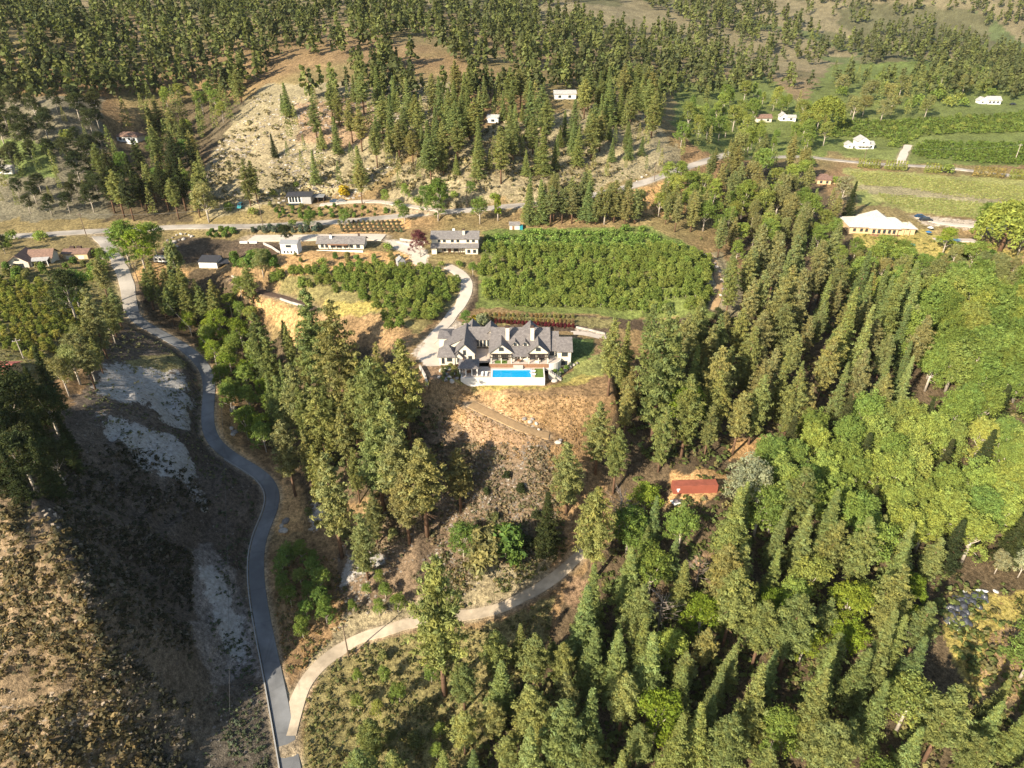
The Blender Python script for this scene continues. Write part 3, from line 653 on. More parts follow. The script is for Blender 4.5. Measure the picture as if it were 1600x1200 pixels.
# terrace: pool deck (z 0) over a white retaining wall, upper terrace (z 1.2)
bx(-15.4, 9.9, *yb(176.4, 176.75), -2.9, .12).box(9.55, 9.9, *yb(176.75, 183.0), -2.9, .12).box(-15.4, -15.05, *yb(176.75, 184.5), -2.9, .12).build('retaining_wall', M['stucco_white'], T)
PX0, PX1, PY0, PY1 = -5.9, 5.75, 177.3, 181.5
dk = MB(); dk.box(-15.05, PX0-.35, *yb(176.75, 186), -1.2, 0); dk.box(PX1+.35, 9.55, *yb(176.75, 183), -1.2, 0)
dk.box(PX0-.35, PX1+.35, *yb(PY1+.35, 183), -1.2, 0); dk.build('pool_deck', M['paving'], T)
cp_ = MB(); cp_.box(PX0-.35, PX0, *yb(PY0, PY1+.35), -1.2, .06); cp_.box(PX1, PX1+.35, *yb(PY0, PY1+.35), -1.2, .06); cp_.box(PX0, PX1, *yb(PY1, PY1+.35), -1.2, .06)
cp_.build('pool_coping', M['white'], T)
bx(PX0, PX1, *yb(PY0, PY1), -1.2, -.06).build('pool_water', M['pool'], T)
bx(PX0-.35, PX1+.35, *yb(176.752, PY0-.002), -1.2, -.42).build('overflow_channel', M['trim'], T)
bx(-15.05, PX0-.36, *yb(176.8, 177.0), .0, 1.0).build('glass_balustrade', M['glass'], T) if False else None
bx(6.9, 9.5, *yb(177.0, 182.3), -.2, .03).build('lawn_square', M['turf'], T)
up_ = bx(-7.0, 11.2, *yb(183.0, 187.6), -1.2, 1.2); up_.box(-13.5, -7.0, *yb(186.0, 194.4), -1.2, .6); up_.build('upper_terrace', M['paving'], T)
bx(-7.05, 11.25, *yb(182.86, 182.998), -.001, 1.22).build('terrace_riser', M['timber'], T)
bx(-5.3, -1.5, *yb(183.3, 185.3), 1.0, 1.24).build('lawn_strip', M['turf'], T)
for i in range(4): bx(.4, 3.4, *yb(182.86-.3*(4-i), 182.856-.3*(3-i)), .002, .24*(i+1)).build('step', M['concrete'], T)
# curved right terrace
n_ = 8; pts = [(11.2, 183.0)] + [(11.2 + 4.2*math.sin(math.pi/2*i/n_), 187.0 - 4.0*math.cos(math.pi/2*i/n_)**1.0) for i in range(n_+1)][1:] + [(11.2, 187.0)]
mb = MB(); mb.slab([(a, b-Y0, 1.2) for a, b in pts], 3.9); mb.build('round_terrace', M['stucco_white'], T)
mb = MB(); mb.slab([(11.2+(a-11.2)*.93, b-Y0+(.25 if b < 187 else -.05), 1.24) for a, b in pts], .038); mb.build('terrace_paving', M['paving'], T)
for i in range(7):      # garden steps going down on the right
    bx(11.2 + i*.55, 11.2+(i+1)*.55-.002, *yb(180.6-.25*i, 182.2-.25*i), -2.7, -.25-.3*i).build('garden_step', M['concrete'], T)
# pergolas
for (a, b) in ((-6.6, 0.0), (5.0, 11.2)):
    p = bx(a, b, *yb(183.35, 183.55), 3.1, 3.32).box(a, b, *yb(185.25, 185.45), 3.1, 3.32).build('pergola', M['trim'], T)
    for i in range(13):
        xx = a + .15 + (b-a-.4) * i / 12; bx(xx, xx+.12, *yb(183.0, 185.55), 3.322, 3.5).build('slat', M['trim'], p)
    for xx in (a+.2, (a+b)/2, b-.2): post(T, xx, 183.45-Y0, 1.2, 3.1, .13)
for xx in (.6, 2.6, 4.7): post(T, xx, 184.9-Y0, 1.2, 2.98, .15)
# openings
for (x, w_, h_, mu) in [(-5.2,1.8,2.0,1),(-2.2,2.2,2.0,2),(6.4,1.7,1.9,1),(9.0,2.2,1.9,2)]: window(T, x, 185.8-Y0, 2.3, w_, h_, mull=mu)
for (x, w_) in [(.95,1.6),(2.7,1.6),(4.3,1.2)]: window(T, x, 187.6-Y0, 2.3, w_, 2.0)
window(T, -3.3, 185.8-Y0, 4.75, 1.5, .8, mull=2, arch=True); window(T, 8.1, 185.8-Y0, 4.7, 1.5, .8, mull=2, arch=True)
for dx in (1.0, 4.15): window(T, dx, 188.7-Y0, 4.95, .95, .65, mull=1, arch=True)
window(T, 12.3, 188.2-Y0, 2.3, 2.0, 1.7, mull=2); window(T, 13.8, 188.2-Y0, 2.2, .6, 2.0, mull=0)
window(T, 16.4, 187.0-Y0, 2.5, 1.9, 1.4, mull=1); window(T, 16.4, 187.0-Y0, -.6, 1.9, 1.4, mull=1)
for yy in (189, 192.5): window(T, 18.4, yy-Y0, 2.3, 1.2, 1.3, 'r')
for x in (-12.2, -11.0, -9.9, -8.8, -7.6): window(T, x, 194.4-Y0, 2.5, .75, 2.3, mull=0)
window(T, -14.7, 186.0-Y0, 3.6, .9, 1.6, mull=1); window(T, -15.3, 184.9-Y0, 1.3, .5, 1.2, mull=0) ; window(T, -13.0, 186.0-Y0, 1.6, 1.2, 1.6)
window(T, -21.3, 184.6-Y0, 1.5, .9, 1.9, mull=1); window(T, -19.3, 184.6-Y0, 1.9, 1.6, 1.2, mull=2); window(T, -16.6, 184.9-Y0, 1.5, .8, 1.4)
for yy in (188, 191, 194): window(T, -11.6, yy-Y0, 2.2, 1.4, 1.6, 'r')
door(T, 5.9 - .9, 187.6-Y0, 1.2, .8, 2.1)
# pool pavilion
PV = empty('pool_pavilion', (-13.0, 180.4, 0), 0, 'small open pavilion with grey hipped roof and fireplace left of the long pool', 'pavilion')
block(PV, -2.9, 2.7, -2.6, 2.6, 2.55, 2.75, 4.1, 'x', roof='slate', wall='trim', ov=.35, hip=2.0)
for (a, b) in ((-2.7,-2.4),(2.5,-2.4),(-2.7,2.4),(2.5,2.4),(-.9,-2.4),(.9,-2.4)): post(PV, a, b, 0, 2.55, .17, 'stucco_white')
bx(-1.0, 1.0, 1.6, 2.3, 0, 2.5).box(-2.2, -1.2, 1.6, 2.3, 0, .95).box(1.2, 2.2, 1.6, 2.3, 0, .95).build('fireplace', M['chimney'], PV)
bx(-.5, .5, 1.5, 1.598, .4, 1.1).build('firebox', M['dark_wall'], PV)
bx(-1.9, -1.3, .2, .8, 3.3, 4.35).build('flue', M['trim'], PV)
# ---------------------------------------------------------------- poolside furniture
def lounger(x, y, z, rz, label):
    r = empty('sun_lounger', (x, y, z), rz, label, 'sun lounger', 'sun loungers on the mansion terrace')
    bx(-.33, .33, -.95, .35, .28, .38).build('seat', M['white'], r)
    MB().slab([(-.33,.35,.36),(.33,.35,.36),(.33,.95,.8),(-.33,.95,.8)], .09).build('backrest', M['white'], r)
    for a, b in ((-.28,-.85),(.28,-.85),(-.28,.3),(.28,.3)): bx(a-.03, a+.03, b-.03, b+.03, 0, .28).build('leg', M['steel'], r)
for i, x in enumerate((6.3, 6.3)): lounger(x, 178.6 + i*1.9, 0, R(70), ('white sun lounger at the near right corner of the mansion pool', 'white sun lounger at the far right corner of the mansion pool')[i])
lounger(-9.0, 178.2, 0, 0, 'white sun lounger between the pavilion and the mansion pool, nearer the wall'); lounger(-7.8, 178.2, 0, 0, 'white sun lounger beside the left end of the mansion pool')
def table(x, y, z, label, r=.7):
    t = empty('patio_table', (x, y, z), 0, label, 'table')
    MB().tube([(0,0,.68),(0,0,.74)], r, 14).build('tabletop', M['timber'], t); MB().tube([(0,0,0),(0,0,.679)], [.25,.06], 8).build('leg', M['steel'], t)
def seat(x, y, z, rz, label):
    t = empty('patio_sofa', (x, y, z), rz, label, 'sofa')
    bx(-.9, .9, -.4, .4, .0, .4).build('seat', M['cream'], t); bx(-.9, .9, .402, .6, .0, .85).build('backrest', M['trim'], t)
table(2.2, 184.0, 1.2, 'round timber patio table under the verandah between the two gables'); seat(4.0, 185.9, 1.2, 0, 'cream patio sofa at the back of the verandah')
seat(8.0, 184.4, 1.2, 0, 'cream patio sofa under the right pergola'); table(-12.9, 179.2, 0, 'round table inside the pool pavilion', .9)
# ---------------------------------------------------------------- other buildings
def B(key, label, cat='house', name='house', rz=0): return empty(name, tuple(SITES[key]), R(rz), label, cat)
b = B('barn_house', 'two storey cream house with grey roofs and six upper windows beside the orchard', name='house')
block(b, -9.3, 9.3, 1.5, 9.5, -.3, 5.6, 7.4, 'x', roof='slate2', wall='cream', ov=.5)
MB().slab([(-9.6,-1.4,2.75),(9.6,-1.4,2.75),(9.6,1.49,3.75),(-9.6,1.49,3.75)], .16).build('porch_roof', M['slate2'], b)
bx(-9.2, -7.2, -.9, 1.49, -.3, 2.7).box(4.2, 9.2, -.9, 1.49, -.3, 2.7).build('porch_wall', M['cream'], b)
for x in (-6.3,-4.2,-1.0,1.2,5.2,7.4): window(b, x, 1.5, 4.75, 1.15, 1.1, mull=1)
for x in (-4.6,-2.6,-.4,1.6,3.2): post(b, x, -1.1, -.3, 2.75, .12, 'trim')
for x in (5.6, 7.9): window(b, x, -.9, 1.3, 1.2, 1.3)
window(b, -4.5, 1.5, 1.2, 1.6, 1.7); window(b, .3, 1.5, 1.2, 1.8, 1.7, mull=2); door(b, -2.2, 1.5, -.2)
for yy in (3.5, 7): window(b, 9.3, yy, 4.4, 1, 1.1, 'r')
chimney(b, 3.0, 4.0, 3.2, 4.1, 5.6, 8.4); bx(-1.2, -.2, 6.2, 7.0, 6.4, 8.0).build('vent_stack', M['white'], b)
b = B('low_house', 'long low cream house with grey roof and small white chimney above the orange bank', rz=-1.5)
block(b, -9.5, 9.0, 0, 6.5, -.3, 2.5, 4.2, 'x', roof='slate2', wall='cream', ov=.7); chimney(b, -4.9, -4.0, 1.8, 2.6, 3.0, 5.4, 'white')
bx(6.0, 6.7, 4.8, 5.4, 3.6, 4.9).build('vent_stack', M['trim'], b)
for x, w_ in ((-7.8,1.2),(-6.0,1.2),(-3.4,1.9),(-.8,1.9),(1.8,1.8),(4.2,1.2),(6.8,1.5)): window(b, x, 0, 1.3, w_, 1.4)
bx(-9.6, 9.2, -2.6, -2.45, -1.0, .35).build('terrace_wall', M['white'], b); bx(-9.6, 9.2, -2.449, -.01, -1.0, -.25).build('terrace_floor', M['paving'], b)
for x in (-5, -1.5, 2): post(b, x, -1.4, -.25, 2.3, .1, 'trim')
MB().slab([(-5.4,-1.6,2.2),(3.0,-1.6,2.2),(3.0,-.72,2.35),(-5.4,-.72,2.35)], .1).build('awning', M['timber'], b)
b = B('white_block', 'small square white two storey building with low grey roof left of the long low house', 'building', 'building', -4)
block(b, -3.4, 3.4, 0, 4.5, -.6, 4.2, 5.0, 'x', roof='grey_roof', wall='white', ov=.25)
window(b, -.1, 0, 3.3, 2.2, .9, mull=2)
for x in (-2.1, -.7, .7, 2.1): window(b, x, 0, .9, .55, .9, mull=0)
b = B('modern_house', 'modern grey house with flat dark roofs and red deck on the bank above the road', rz=2)
block(b, -8.2, 2.2, 0, 7, -.4, 3.6, 4.2, 'x', roof='dark_roof', wall='white', ov=.8); bx(-1.9, 2.3, -.25, -.01, -1.5, 3.5).build('grey_wall', M['grey_wall'], b)
for x in (-7.2, -5.9, -4.5, -3.0): window(b, x, 0, 2.0, 1.0, 2.4, mull=0)
bx(-8.8, -1.9, -2.2, -.01, -1.2, -.1).build('deck', M['red'], b); bx(-8.8, -1.9, -2.3, -2.21, -.1, .8).build('railing', M['glass'], b)
c = bx(2.5, 8.0, 1, 6.0, 2.5, 2.75).build('carport_roof', M['grey_roof'], b)
bx(2.6, 8.0, 5.5, 5.9, -.4, 2.49).build('carport_wall', M['dark_wall'], b)
for x, y in ((7.8,1.3),(5.2,1.3)): post(b, x, y, -.4, 2.5, .12, 'trim')
b = B('hill_house', 'small white house with brown roof among dark trees on the upper left slope', rz=-8)
block(b, -6.5, 5.5, 0, 7, -1.5, 3.0, 4.6, 'x', roof='brown_roof', wall='white', ov=.6, hip=2.5); bx(-9.5, 5.5, -2.6, -.01, -1.8, .0).build('deck', M['white'], b)
for x in (-4.5, -2, .8, 3.6): window(b, x, 0, 1.6, 1.3, 1.2)
b = B('brown_house', 'cream bungalow with brown gabled roof and dark verandah at the left edge', rz=10)
block(b, -7.2, 0.0, -2, 7, -1.0, 2.6, 5.0, 'y', roof='brown_roof', wall='cream', ov=.9)
block(b, -1.0, 7.0, 1.5, 8, -1.0, 2.6, 4.8, 'x', roof='brown_roof', wall='cream', ov=.7)
window(b, -3.6, -2, 1.0, 3.6, 1.5, mull=2); window(b, -3.6, -2, 3.3, 1.6, .6)
MB().slab([(.3,-1.4,2.2),(6.6,-1.4,2.2),(6.6,1.49,2.75),(.3,1.49,2.75)], .14).build('verandah_roof', M['white_roof'], b)
for x in (.6, 2.6, 4.6, 6.4): post(b, x, -1.2, -.9, 2.2, .12, 'white')
for x in (1.5, 3.6, 5.6): window(b, x, 1.5, .8, 1.4, 1.6)
bx(.3, 6.8, -1.6, -1.5, -1.3, .0).build('railing', M['white'], b)
bx(-8.4, -7.3, -2.6, 1, -1.4, .5).build('garden_wall', M['white'], b)
b = B('brown_garage', 'low garage with flat brown roof between the cream bungalow and the lane', 'garage', 'garage', 4)
block(b, -4.8, 4.8, 0, 6, -.8, 2.4, 3.3, 'x', roof='brown_roof', wall='tan_wall', ov=.5)
for x in (-2.6, .2): bx(x-.9, x+.9, 4.0, 5.0, 3.0, 3.9).build('dormer', M['trim'], b)
for x in (-2.4, 2.2): door(b, x, 0, -.7, 2.4, 2.2, 'cream')
b = B('shed', 'white walled shed with dark metal roof on black soil below the road', 'shed', 'shed', -3)
block(b, -3.8, 3.8, 0, 5.5, -.6, 2.6, 3.7, 'x', roof='dark_roof', wall='white', ov=.35, rp=.9)
door(b, -1.6, 0, -.5, 2.4, 2.2, 'cream'); door(b, 1.8, 0, -.5, 2.4, 2.2, 'cream'); bx(3.81, 8.6, .2, 5.4, 1.9, 2.1).build('lean_to_roof', M['dark_roof'], b)
for x, y in ((8.3, .5), (8.3, 5.1)): post(b, x, y, -.6, 1.9, .1, 'trim')
b = B('caravan', 'small white camper van parked on black soil left of the dark roofed shed', 'caravan', 'caravan', -6)
bx(-2.7, 2.7, 0, 2.2, .45, 2.5).build('body', M['white'], b); bx(-2.5, 2.5, .3, 1.9, 2.501, 2.62).build('roof', M['white_roof'], b)
for x in (-1.5, .2, 1.8): window(b, x, 0, 1.65, 1.1, .7, mull=0)
for x in (-1.5, 1.5):
    for y in (.1, 2.1): MB().tube([(x, y-.1, .35), (x, y+.1, .35)], .35, 12).build('wheel', M['rubber'], b)
b = B('gable_house', 'white two storey gabled house with lower wings beside the green lawn at upper right', rz=-4)
block(b, -3.6, 3.2, 0, 8, -.4, 4.6, 6.8, 'y', roof='white_roof', wall='white', ov=.5)
block(b, 2.8, 6.6, .8, 7, -.4, 2.7, 4.0, 'x', roof='white_roof', wall='white', ov=.4); block(b, -9.4, -5.4, 1.5, 6, -.4, 2.2, 3.6, 'y', roof='white_roof', wall='white', ov=.4)
for x, z, w_ in ((-1.8,1.4,1.1),(0.2,1.4,1.1),(2.0,1.4,.9),(-.3,3.9,1.0),(-7.4,1.2,.8)): window(b, x, 0 if x > -5 else 1.5, z, w_, 1.1)
window(b, 5.0, .8, 1.4, 1.2, 1.0)
bx(-3.8, 3.4, -1.8, -.01, 2.0, 2.15).build('balcony', M['white'], b)
b = B('cream_house', 'big house with pale cream hipped roof and tan walls next to the vine field', rz=-6)
block(b, -15.5, 8.5, 0, 13, -.5, 3.3, 5.6, 'x', roof='cream_roof', wall='tan_wall', ov=.9, hip=3.5)
block(b, -7.5, 4.5, -1.2, 16.0, -.5, 3.5, 7.2, 'y', roof='cream_roof', wall='tan_wall', ov=.8, hip=4)
block(b, 8.6, 12.5, .5, 8.5, -.5, 2.9, 4.4, 'x', roof='cream_roof', wall='tan_wall', ov=.7, hip=2.4)
for x in (-5.6, -3.4, -1.2, 1.0, 3.0): window(b, x, -1.2, 1.6, 1.2, 1.6)
for x in (-13.5, -10.5, -8.3): window(b, x, 0, 1.6, 1.2, 1.3)
n_ = 8; pts = [(-8 + 14*i/n_, -1.3 - 3.0*math.sin(math.pi*i/n_)) for i in range(n_+1)]
mb = MB(); mb.slab([(p[0], p[1], .3) for p in pts], .9); mb.build('curved_deck', M['timber'], b)
for i in range(1, n_): post(b, pts[i][0], pts[i][1]+.15, .3, 1.2, .06, 'trim')
for x in (7.2, 9.5): post(b, x, -.6, -.5, 2.6, .16, 'tan_wall')
b = B('red_brown_house', 'small reddish brown roofed house half hidden by trees left of the vine field', rz=-10)
block(b, -3.4, 3.4, 0, 7, -.5, 2.6, 4.4, 'x', roof='brown_roof2', wall='tan_wall', ov=.6, hip=2); window(b, -1.5, 0, 1.2, 1.2, 1.2); window(b, 1.5, 0, 1.2, 1.2, 1.2)
block(b, 3.5, 7.5, 2.2, 6.5, -.5, 2.3, 3.3, 'x', roof='brown_roof2', wall='tan_wall', ov=.4)
b = B('farm_house', 'white farmhouse with grey roof on the flat fields at the far upper right', rz=-3)
block(b, -2.5, 7, 0, 7, -.5, 3.0, 5.2, 'x', roof='white_roof', wall='white', ov=.5); block(b, -8.5, -3.5, .5, 6, -.5, 2.6, 4.6, 'y', roof='white_roof', wall='white', ov=.4)
for x in (-1, 1.8, 4.8): window(b, x, 0, 1.5, 1.4, 1.3)
window(b, -6, .5, 1.4, 1.2, 1.1)
b = B('village_house', 'brown roofed house at the far end of the trees left of the yellow willow', rz=5)
block(b, -6, 4, 0, 6, -.5, 2.7, 4.4, 'x', roof='brown_roof', wall='cream', ov=.5); window(b, -3, 0, 1.3, 1.5, 1.2); window(b, 1.5, 0, 1.3, 1.5, 1.2)
b = B('village_house_2', 'white house with grey gable just left of the yellow willow', rz=-5)
block(b, -2.2, 2.2, 0, 6, -.5, 2.9, 4.8, 'y', roof='white_roof', wall='white', ov=.4); block(b, 2.3, 8, .6, 5, -.5, 2.3, 3.4, 'x', roof='white_roof', wall='white', ov=.4)
window(b, 0, 0, 1.4, 1.3, 1.3); window(b, 5, .6, 1.2, 1.6, 1.0)
b = B('tiny_house', 'white house with pale roof on top of the wooded hill', rz=3)
block(b, -6, 6, 0, 6, -.5, 2.8, 4.2, 'x', roof='white_roof', wall='white', ov=.4); window(b, -3, 0, 1.4, 1.6, 1.2); window(b, 2.5, 0, 1.4, 1.6, 1.2)
b = B('small_shed', 'tiny pale shed with teal door at the far left corner of the orchard', 'shed', 'shed', 0)
block(b, -2.4, 1.8, 0, 3.2, -.3, 2.0, 2.9, 'x', roof='slate2', wall='cream', ov=.3); bx(1.81, 3.2, -.2, 2.0, -.3, 1.7).build('water_tank', M['teal'], b); door(b, -.8, 0, -.2, .9, 1.8, 'timber')
b = B('hopper', 'small pale grey pump house with steep roof on the gravel below the two storey house', 'hut', 'hut', 25)
block(b, -1.5, 1.5, 0, 2.6, -.2, 2.1, 3.4, 'y', roof='grey_roof', wall='grey_wall', ov=.15); door(b, 0, 0, -.1, .9, 1.8, 'grey_wall')
b = B('left_red_roof', 'faded red roof of a house at the left edge', 'house', 'house', 0)
block(b, -4, 3.6, 0, 7, -.5, 2.6, 3.8, 'x', roof='red_roof', wall='tan_wall', ov=.5); window(b, 1.5, 0, 1.2, 1.2, 1.1)
b = B('wood_house', 'small white house buried in the pine wood high on the hill', 'house', 'house', -10)
block(b, -3, 3, 0, 4.5, -.5, 2.5, 3.6, 'x', roof='white_roof', wall='white', ov=.3); window(b, 0, 0, 1.2, 1.8, 1.1)
b = B('left_white_house', 'pale grey roofed white house at the far left edge', 'house', 'house', 0)
block(b, -5, 4.5, 0, 5, -.5, 2.4, 3.6, 'x', roof='white_roof', wall='white', ov=.4); window(b, 2, 0, 1.2, 1.8, 1.0)
# second pool, right of the cream house
p2 = SITES['pool2']
b = empty('swimming_pool', tuple(p2), R(-4), 'small kidney blue pool with pale paving right of the cream roofed house', 'pool')
bx(-10, 7.5, -.6, 3.6, -.6, .12).build('paving', M['paving'], b)
mb = MB(); mb.slab([(-3 + 4.4*math.cos(a), 1.6+1.5*math.sin(a), .15) for a in [2*math.pi*i/18 for i in range(18)]], .029); mb.build('water', M['pool2'], b)
bx(-10, 7.5, -.9, -.602, -1.4, .14).build('pool_wall', M['white'], b)
def umbrella(p, m, label, h=2.4, r=1.35):
    t = empty('garden_umbrella', tuple(p), 0, label, 'umbrella'); MB().tube([(0,0,0),(0,0,h)], .04, 6).build('pole', M['steel'], t)
    mb = MB(); n = 8; mb.add([(0,0,h+.1)] + [(r*math.cos(2*math.pi*i/n), r*math.sin(2*math.pi*i/n), h-.5) for i in range(n)] + [(0,0,h)], [(0,1+i,1+(i+1) % n) for i in range(n)] + [(n+1,1+(i+1) % n,1+i) for i in range(n)]); mb.build('canopy', M[m], t)
umbrella(G(1449, 369), 'blue', 'dark blue garden umbrella beside the cream roofed house'); umbrella(G(1452, 362), 'white', 'white garden umbrella beside the cream roofed house'); umbrella(G(1424,388), 'teal', 'teal garden umbrella on the yellow lawn below the cream roofed house', 2.2, 1.2)
# ---------------------------------------------------------------- red container, platform and white table
c = SITES['container']; b = empty('shipping_container', tuple(c), R(2.5), 'rust red shipping container in a clearing of the wood', 'container')
L2 = 6.1
mb = MB(); n = 48      # corrugated long wall
mb.box(-L2, L2, 0, 2.6, 0, 2.75); mb.build('body', M['rust'], b)
for i in range(40):
    if i == 0: rib = bx(-.07, .07, -.06, -.001, .2, 2.55).mesh('rib', M['rust'])
    link('rib', rib, b, (-L2 + .3 + i * (2*L2-.6)/39, 0, 0))
for x in (-L2-.03, L2-.12):
    for y in (-.05, 2.5): bx(x, x+.15, y, y+.15, -.05, 2.85).build('corner_post', M['rust'], b)
bx(-L2+.8, -L2+1.7, -.09, -.062, 1.35, 1.9).box(-L2+1.05, -L2+1.45, -.09, -.062, .7, 1.34).build('white_patch', M['white'], b)
bx(-L2-.05, -L2-.031, .3, 2.3, .2, 2.5).build('door', M['rust'], b)
q = G(1058, 786); b = empty('trailer', tuple(q), R(25), 'white flatbed trailer with boxes below the left end of the red container', 'trailer')
bx(-1.7, 1.7, -1.0, 1.0, .5, .7).build('bed', M['white'], b); bx(-1.2, -.2, -.7, .5, .701, 1.2).build('box', M['steel'], b); bx(.2, 1.3, -.8, .1, .701, 1.05).build('crate', M['dark_wall'], b)
for x in (-.8, .8):
    for y in (-1.05, 1.05): MB().tube([(x, y-.1, .35), (x, y+.1, .35)], .35, 12).build('wheel', M['rubber'], b)
# ---------------------------------------------------------------- vehicles
def car(p, rz, mk, label, kind='car', long=4.5, hgt=1.5):
    M.setdefault('car_' + mk, mat('car paint ' + mk, {'black': (.02,.022,.028), 'blue': (.02,.05,.10), 'white': (.7,.7,.7), 'teal': (.05,.3,.34), 'grey': (.2,.21,.22), 'red': (.3,.03,.03)}[mk], .25, .05, 1, .5))
    r = empty('parked_car', tuple(p), R(rz), label, kind); l = long/2; w_ = .88
    prof = [(-l,.35),(-l,.85),(-l+.9,.95),(-l+1.5,hgt),(l-1.3,hgt),(l-.35,.95),(l,.8),(l,.35)]
    mb = MB(); n = len(prof); vs = [(x, -w_*(1 if z < 1 else .82), z) for x, z in prof] + [(x, w_*(1 if z < 1 else .82), z) for x, z in prof]
    mb.add(vs, [tuple(range(n)), tuple(range(n, 2*n))[::-1]] + [(i, i+n, (i+1) % n+n, (i+1) % n) for i in range(n)]); mb.build('body', M['car_' + mk], r)
    mb = MB(); 
    for s_ in (-1, 1): mb.add([(-l+1.2, s_*w_*1.0, .97), (l-.6, s_*w_*1.0, .97), (l-1.35, s_*w_*.86, hgt-.1), (-l+1.55, s_*w_*.86, hgt-.1)], [(0,1,2,3)])
    mb.build('side_window', M['glass'], r)
    MB().add([(-l+.95,-.7,1.0),(-l+.95,.7,1.0),(-l+1.45,.6,hgt-.04),(-l+1.45,-.6,hgt-.04)], [(0,3,2,1)]).build('windscreen', M['glass'], r)
    for x in (-l+.85, l-.85):
        for s_ in (-1, 1):
            wl = MB().tube([(x, s_*.8-.11, .33), (x, s_*.8+.11, .33)], .33, 14).build('wheel', M['rubber'], r); MB().tube([(x, s_*.8+s_*.11, .33), (x, s_*.8+s_*.125, .33)], .19, 10).build('rim', M['steel'], wl)
    return r
car(G(1446, 345), 172, 'black', 'black pickup parked nearest the vine field right of the cream roofed house', 'car', 5.6, 1.75)
car(G(1437, 340), 175, 'blue', 'dark blue car parked behind the black pickup', 'car', 4.6, 1.6)
car(G(523, 316), 10, 'blue', 'dark blue car under the open end of the modern house')
car(G(533, 316), 8, 'grey', 'grey car on the drive right of the modern house'); car(G(376, 324), 95, 'teal', 'light teal van parked under trees on the upper left bank', 'van', 5.4, 2.1)
car(G(1234, 184), 5, 'white', 'white car beside the far house left of the yellow willow'); car(G(1582, 164), 8, 'black', 'black car at the far upper right corner')
# ---------------------------------------------------------------- poles and wires
def utility_pole(p, h, label, rz=0, m='pole'):
    r = empty('utility_pole', tuple(p), rz, label, 'utility pole', 'utility poles along the roads')
    MB().tube([(0,0,-.5),(0,0,h)], [.19,.12], 8).build('pole', M[m], r); ca = bx(-1.1, 1.1, -.08, .08, h-.9, h-.75).build('crossarm', M[m], r)
    for x in (-.95, 0, .95): MB().tube([(x, 0, h-.749), (x, 0, h-.5)], .05, 6).build('insulator', M['white'], ca)
    return Vector(p) + Vector((0, 0, h - .5))
def wire(a, b, label, sag=1.5, n=14, r=.035):
    pts = [a.lerp(b, i/n) - Vector((0, 0, sag * 4 * (i/n) * (1 - i/n))) for i in range(n+1)]
    o = MB().tube(pts, r, 4).build('power_line', M['wire']); tag(o, label, 'power line', 'power lines between the poles')
pA = utility_pole(G(218, 447), 10, 'brown pole on the orange verge right of the lane junction', R(60)); pB = utility_pole(G(351, 592), 10.5, 'brown pole on the orange bank beside the first bend of the asphalt lane', R(60))
pC = utility_pole(G(545, 1027), 12, 'brown pole on the near edge of the gravel road', R(20)); pD = utility_pole(G(412, 358), 12, 'tall pole on the far side of the main road above the dark soil', R(5))
pE = utility_pole(G(730, 325), 10, 'pole beside the main road behind the two storey cream house', R(5)); pF = utility_pole(G(1022, 283), 9, 'pole on the near side of the main road at its right hand rise', R(20))
pG = utility_pole(G(1586, 250), 9, 'pale pole in the green rows at the upper right', R(5), 'bark_pale'); pH = utility_pole(G(135, 368), 10, 'pole beside the main road at the left end', R(5)); pI = utility_pole(G(37, 560), 7, 'pale short pole beside the left rows of vines', R(30), 'bark_pale')
pJ = utility_pole(G(1350, 250), 8, 'short pole beside the village road near the white gabled house', R(5))
wire(pA, pB, 'thin wire along the lane from the junction to the first bend', 2.5); wire(pH, pD, 'thin wire above the main road on the left', 2); wire(pD, pE, 'thin wire above the main road behind the low house', 3)
wire(pE, pF, 'thin wire above the main road behind the orchard', 3); wire(pJ, pG, 'thin pale wire across the green rows at upper right', 2.0); wire(pB, Vector((G(400,1150).x-4, G(400,1150).y, G(400,1150).z+9)), 'thin wire down the left side of the asphalt lane', 4)
# ---------------------------------------------------------------- loose stones, tarps, walls, logs
def rock_mesh(seed, sub=2, rough=.35):
    import bmesh
    rr = random.Random(seed); bm = bmesh.new(); bmesh.ops.create_icosphere(bm, subdivisions=sub, radius=1)
    ph = [Vector((rr.uniform(-1,1), rr.uniform(-1,1), rr.uniform(-1,1))).normalized() for _ in range(9)]; am = [rr.uniform(-rough, rough) for _ in range(9)]
    for v in bm.verts:
        d = v.co.normalized(); s_ = 1
        for p, a in zip(ph, am): s_ += a * max(0, d.dot(p) - .35)
        v.co = d * s_
    me = bpy.data.meshes.new('rock'); bm.to_mesh(me); bm.free(); return me
ROCKS = [rock_mesh(i) for i in range(5)]
ROCKM = {}
def rock(name, p, s, m, label, cat, group, i, rz=0):
    key = (i % 5, m)
    if key not in ROCKM: me_ = ROCKS[i % 5].copy(); me_.materials.append(M[m]); ROCKM[key] = me_
    o = link(name, ROCKM[key], None, tuple(p), rz, s); return tag(o, label, cat, group)
rr = random.Random(5)
TARP = [rock_mesh(90+i, 3, .95) for i in range(5)]
_r0 = ROCKS; ROCKS = TARP; cnt_ = 0; HP = []
for (u0, v0, n_) in ((1524,933,6),(1512,942,7),(1500,952,8),(1490,962,8),(1498,972,6)):
    for k in range(n_):
        p = G(u0 + rr.uniform(-15, 15), v0 + rr.uniform(-5, 5)); rock('tarp_bundle', p + Vector((0,0,.25)), (1.0+rr.random()*.6, .7+rr.random()*.4, .5+rr.random()*.4), 'tarp_dark', 'x', 'tarp', 'dark plastic bundles in the heap', cnt_, rr.uniform(0, 3)); cnt_ += 1
        uv = p; HP.append((p.x, -p.y, 0, COL.objects[-1]))
ROCKM = {}
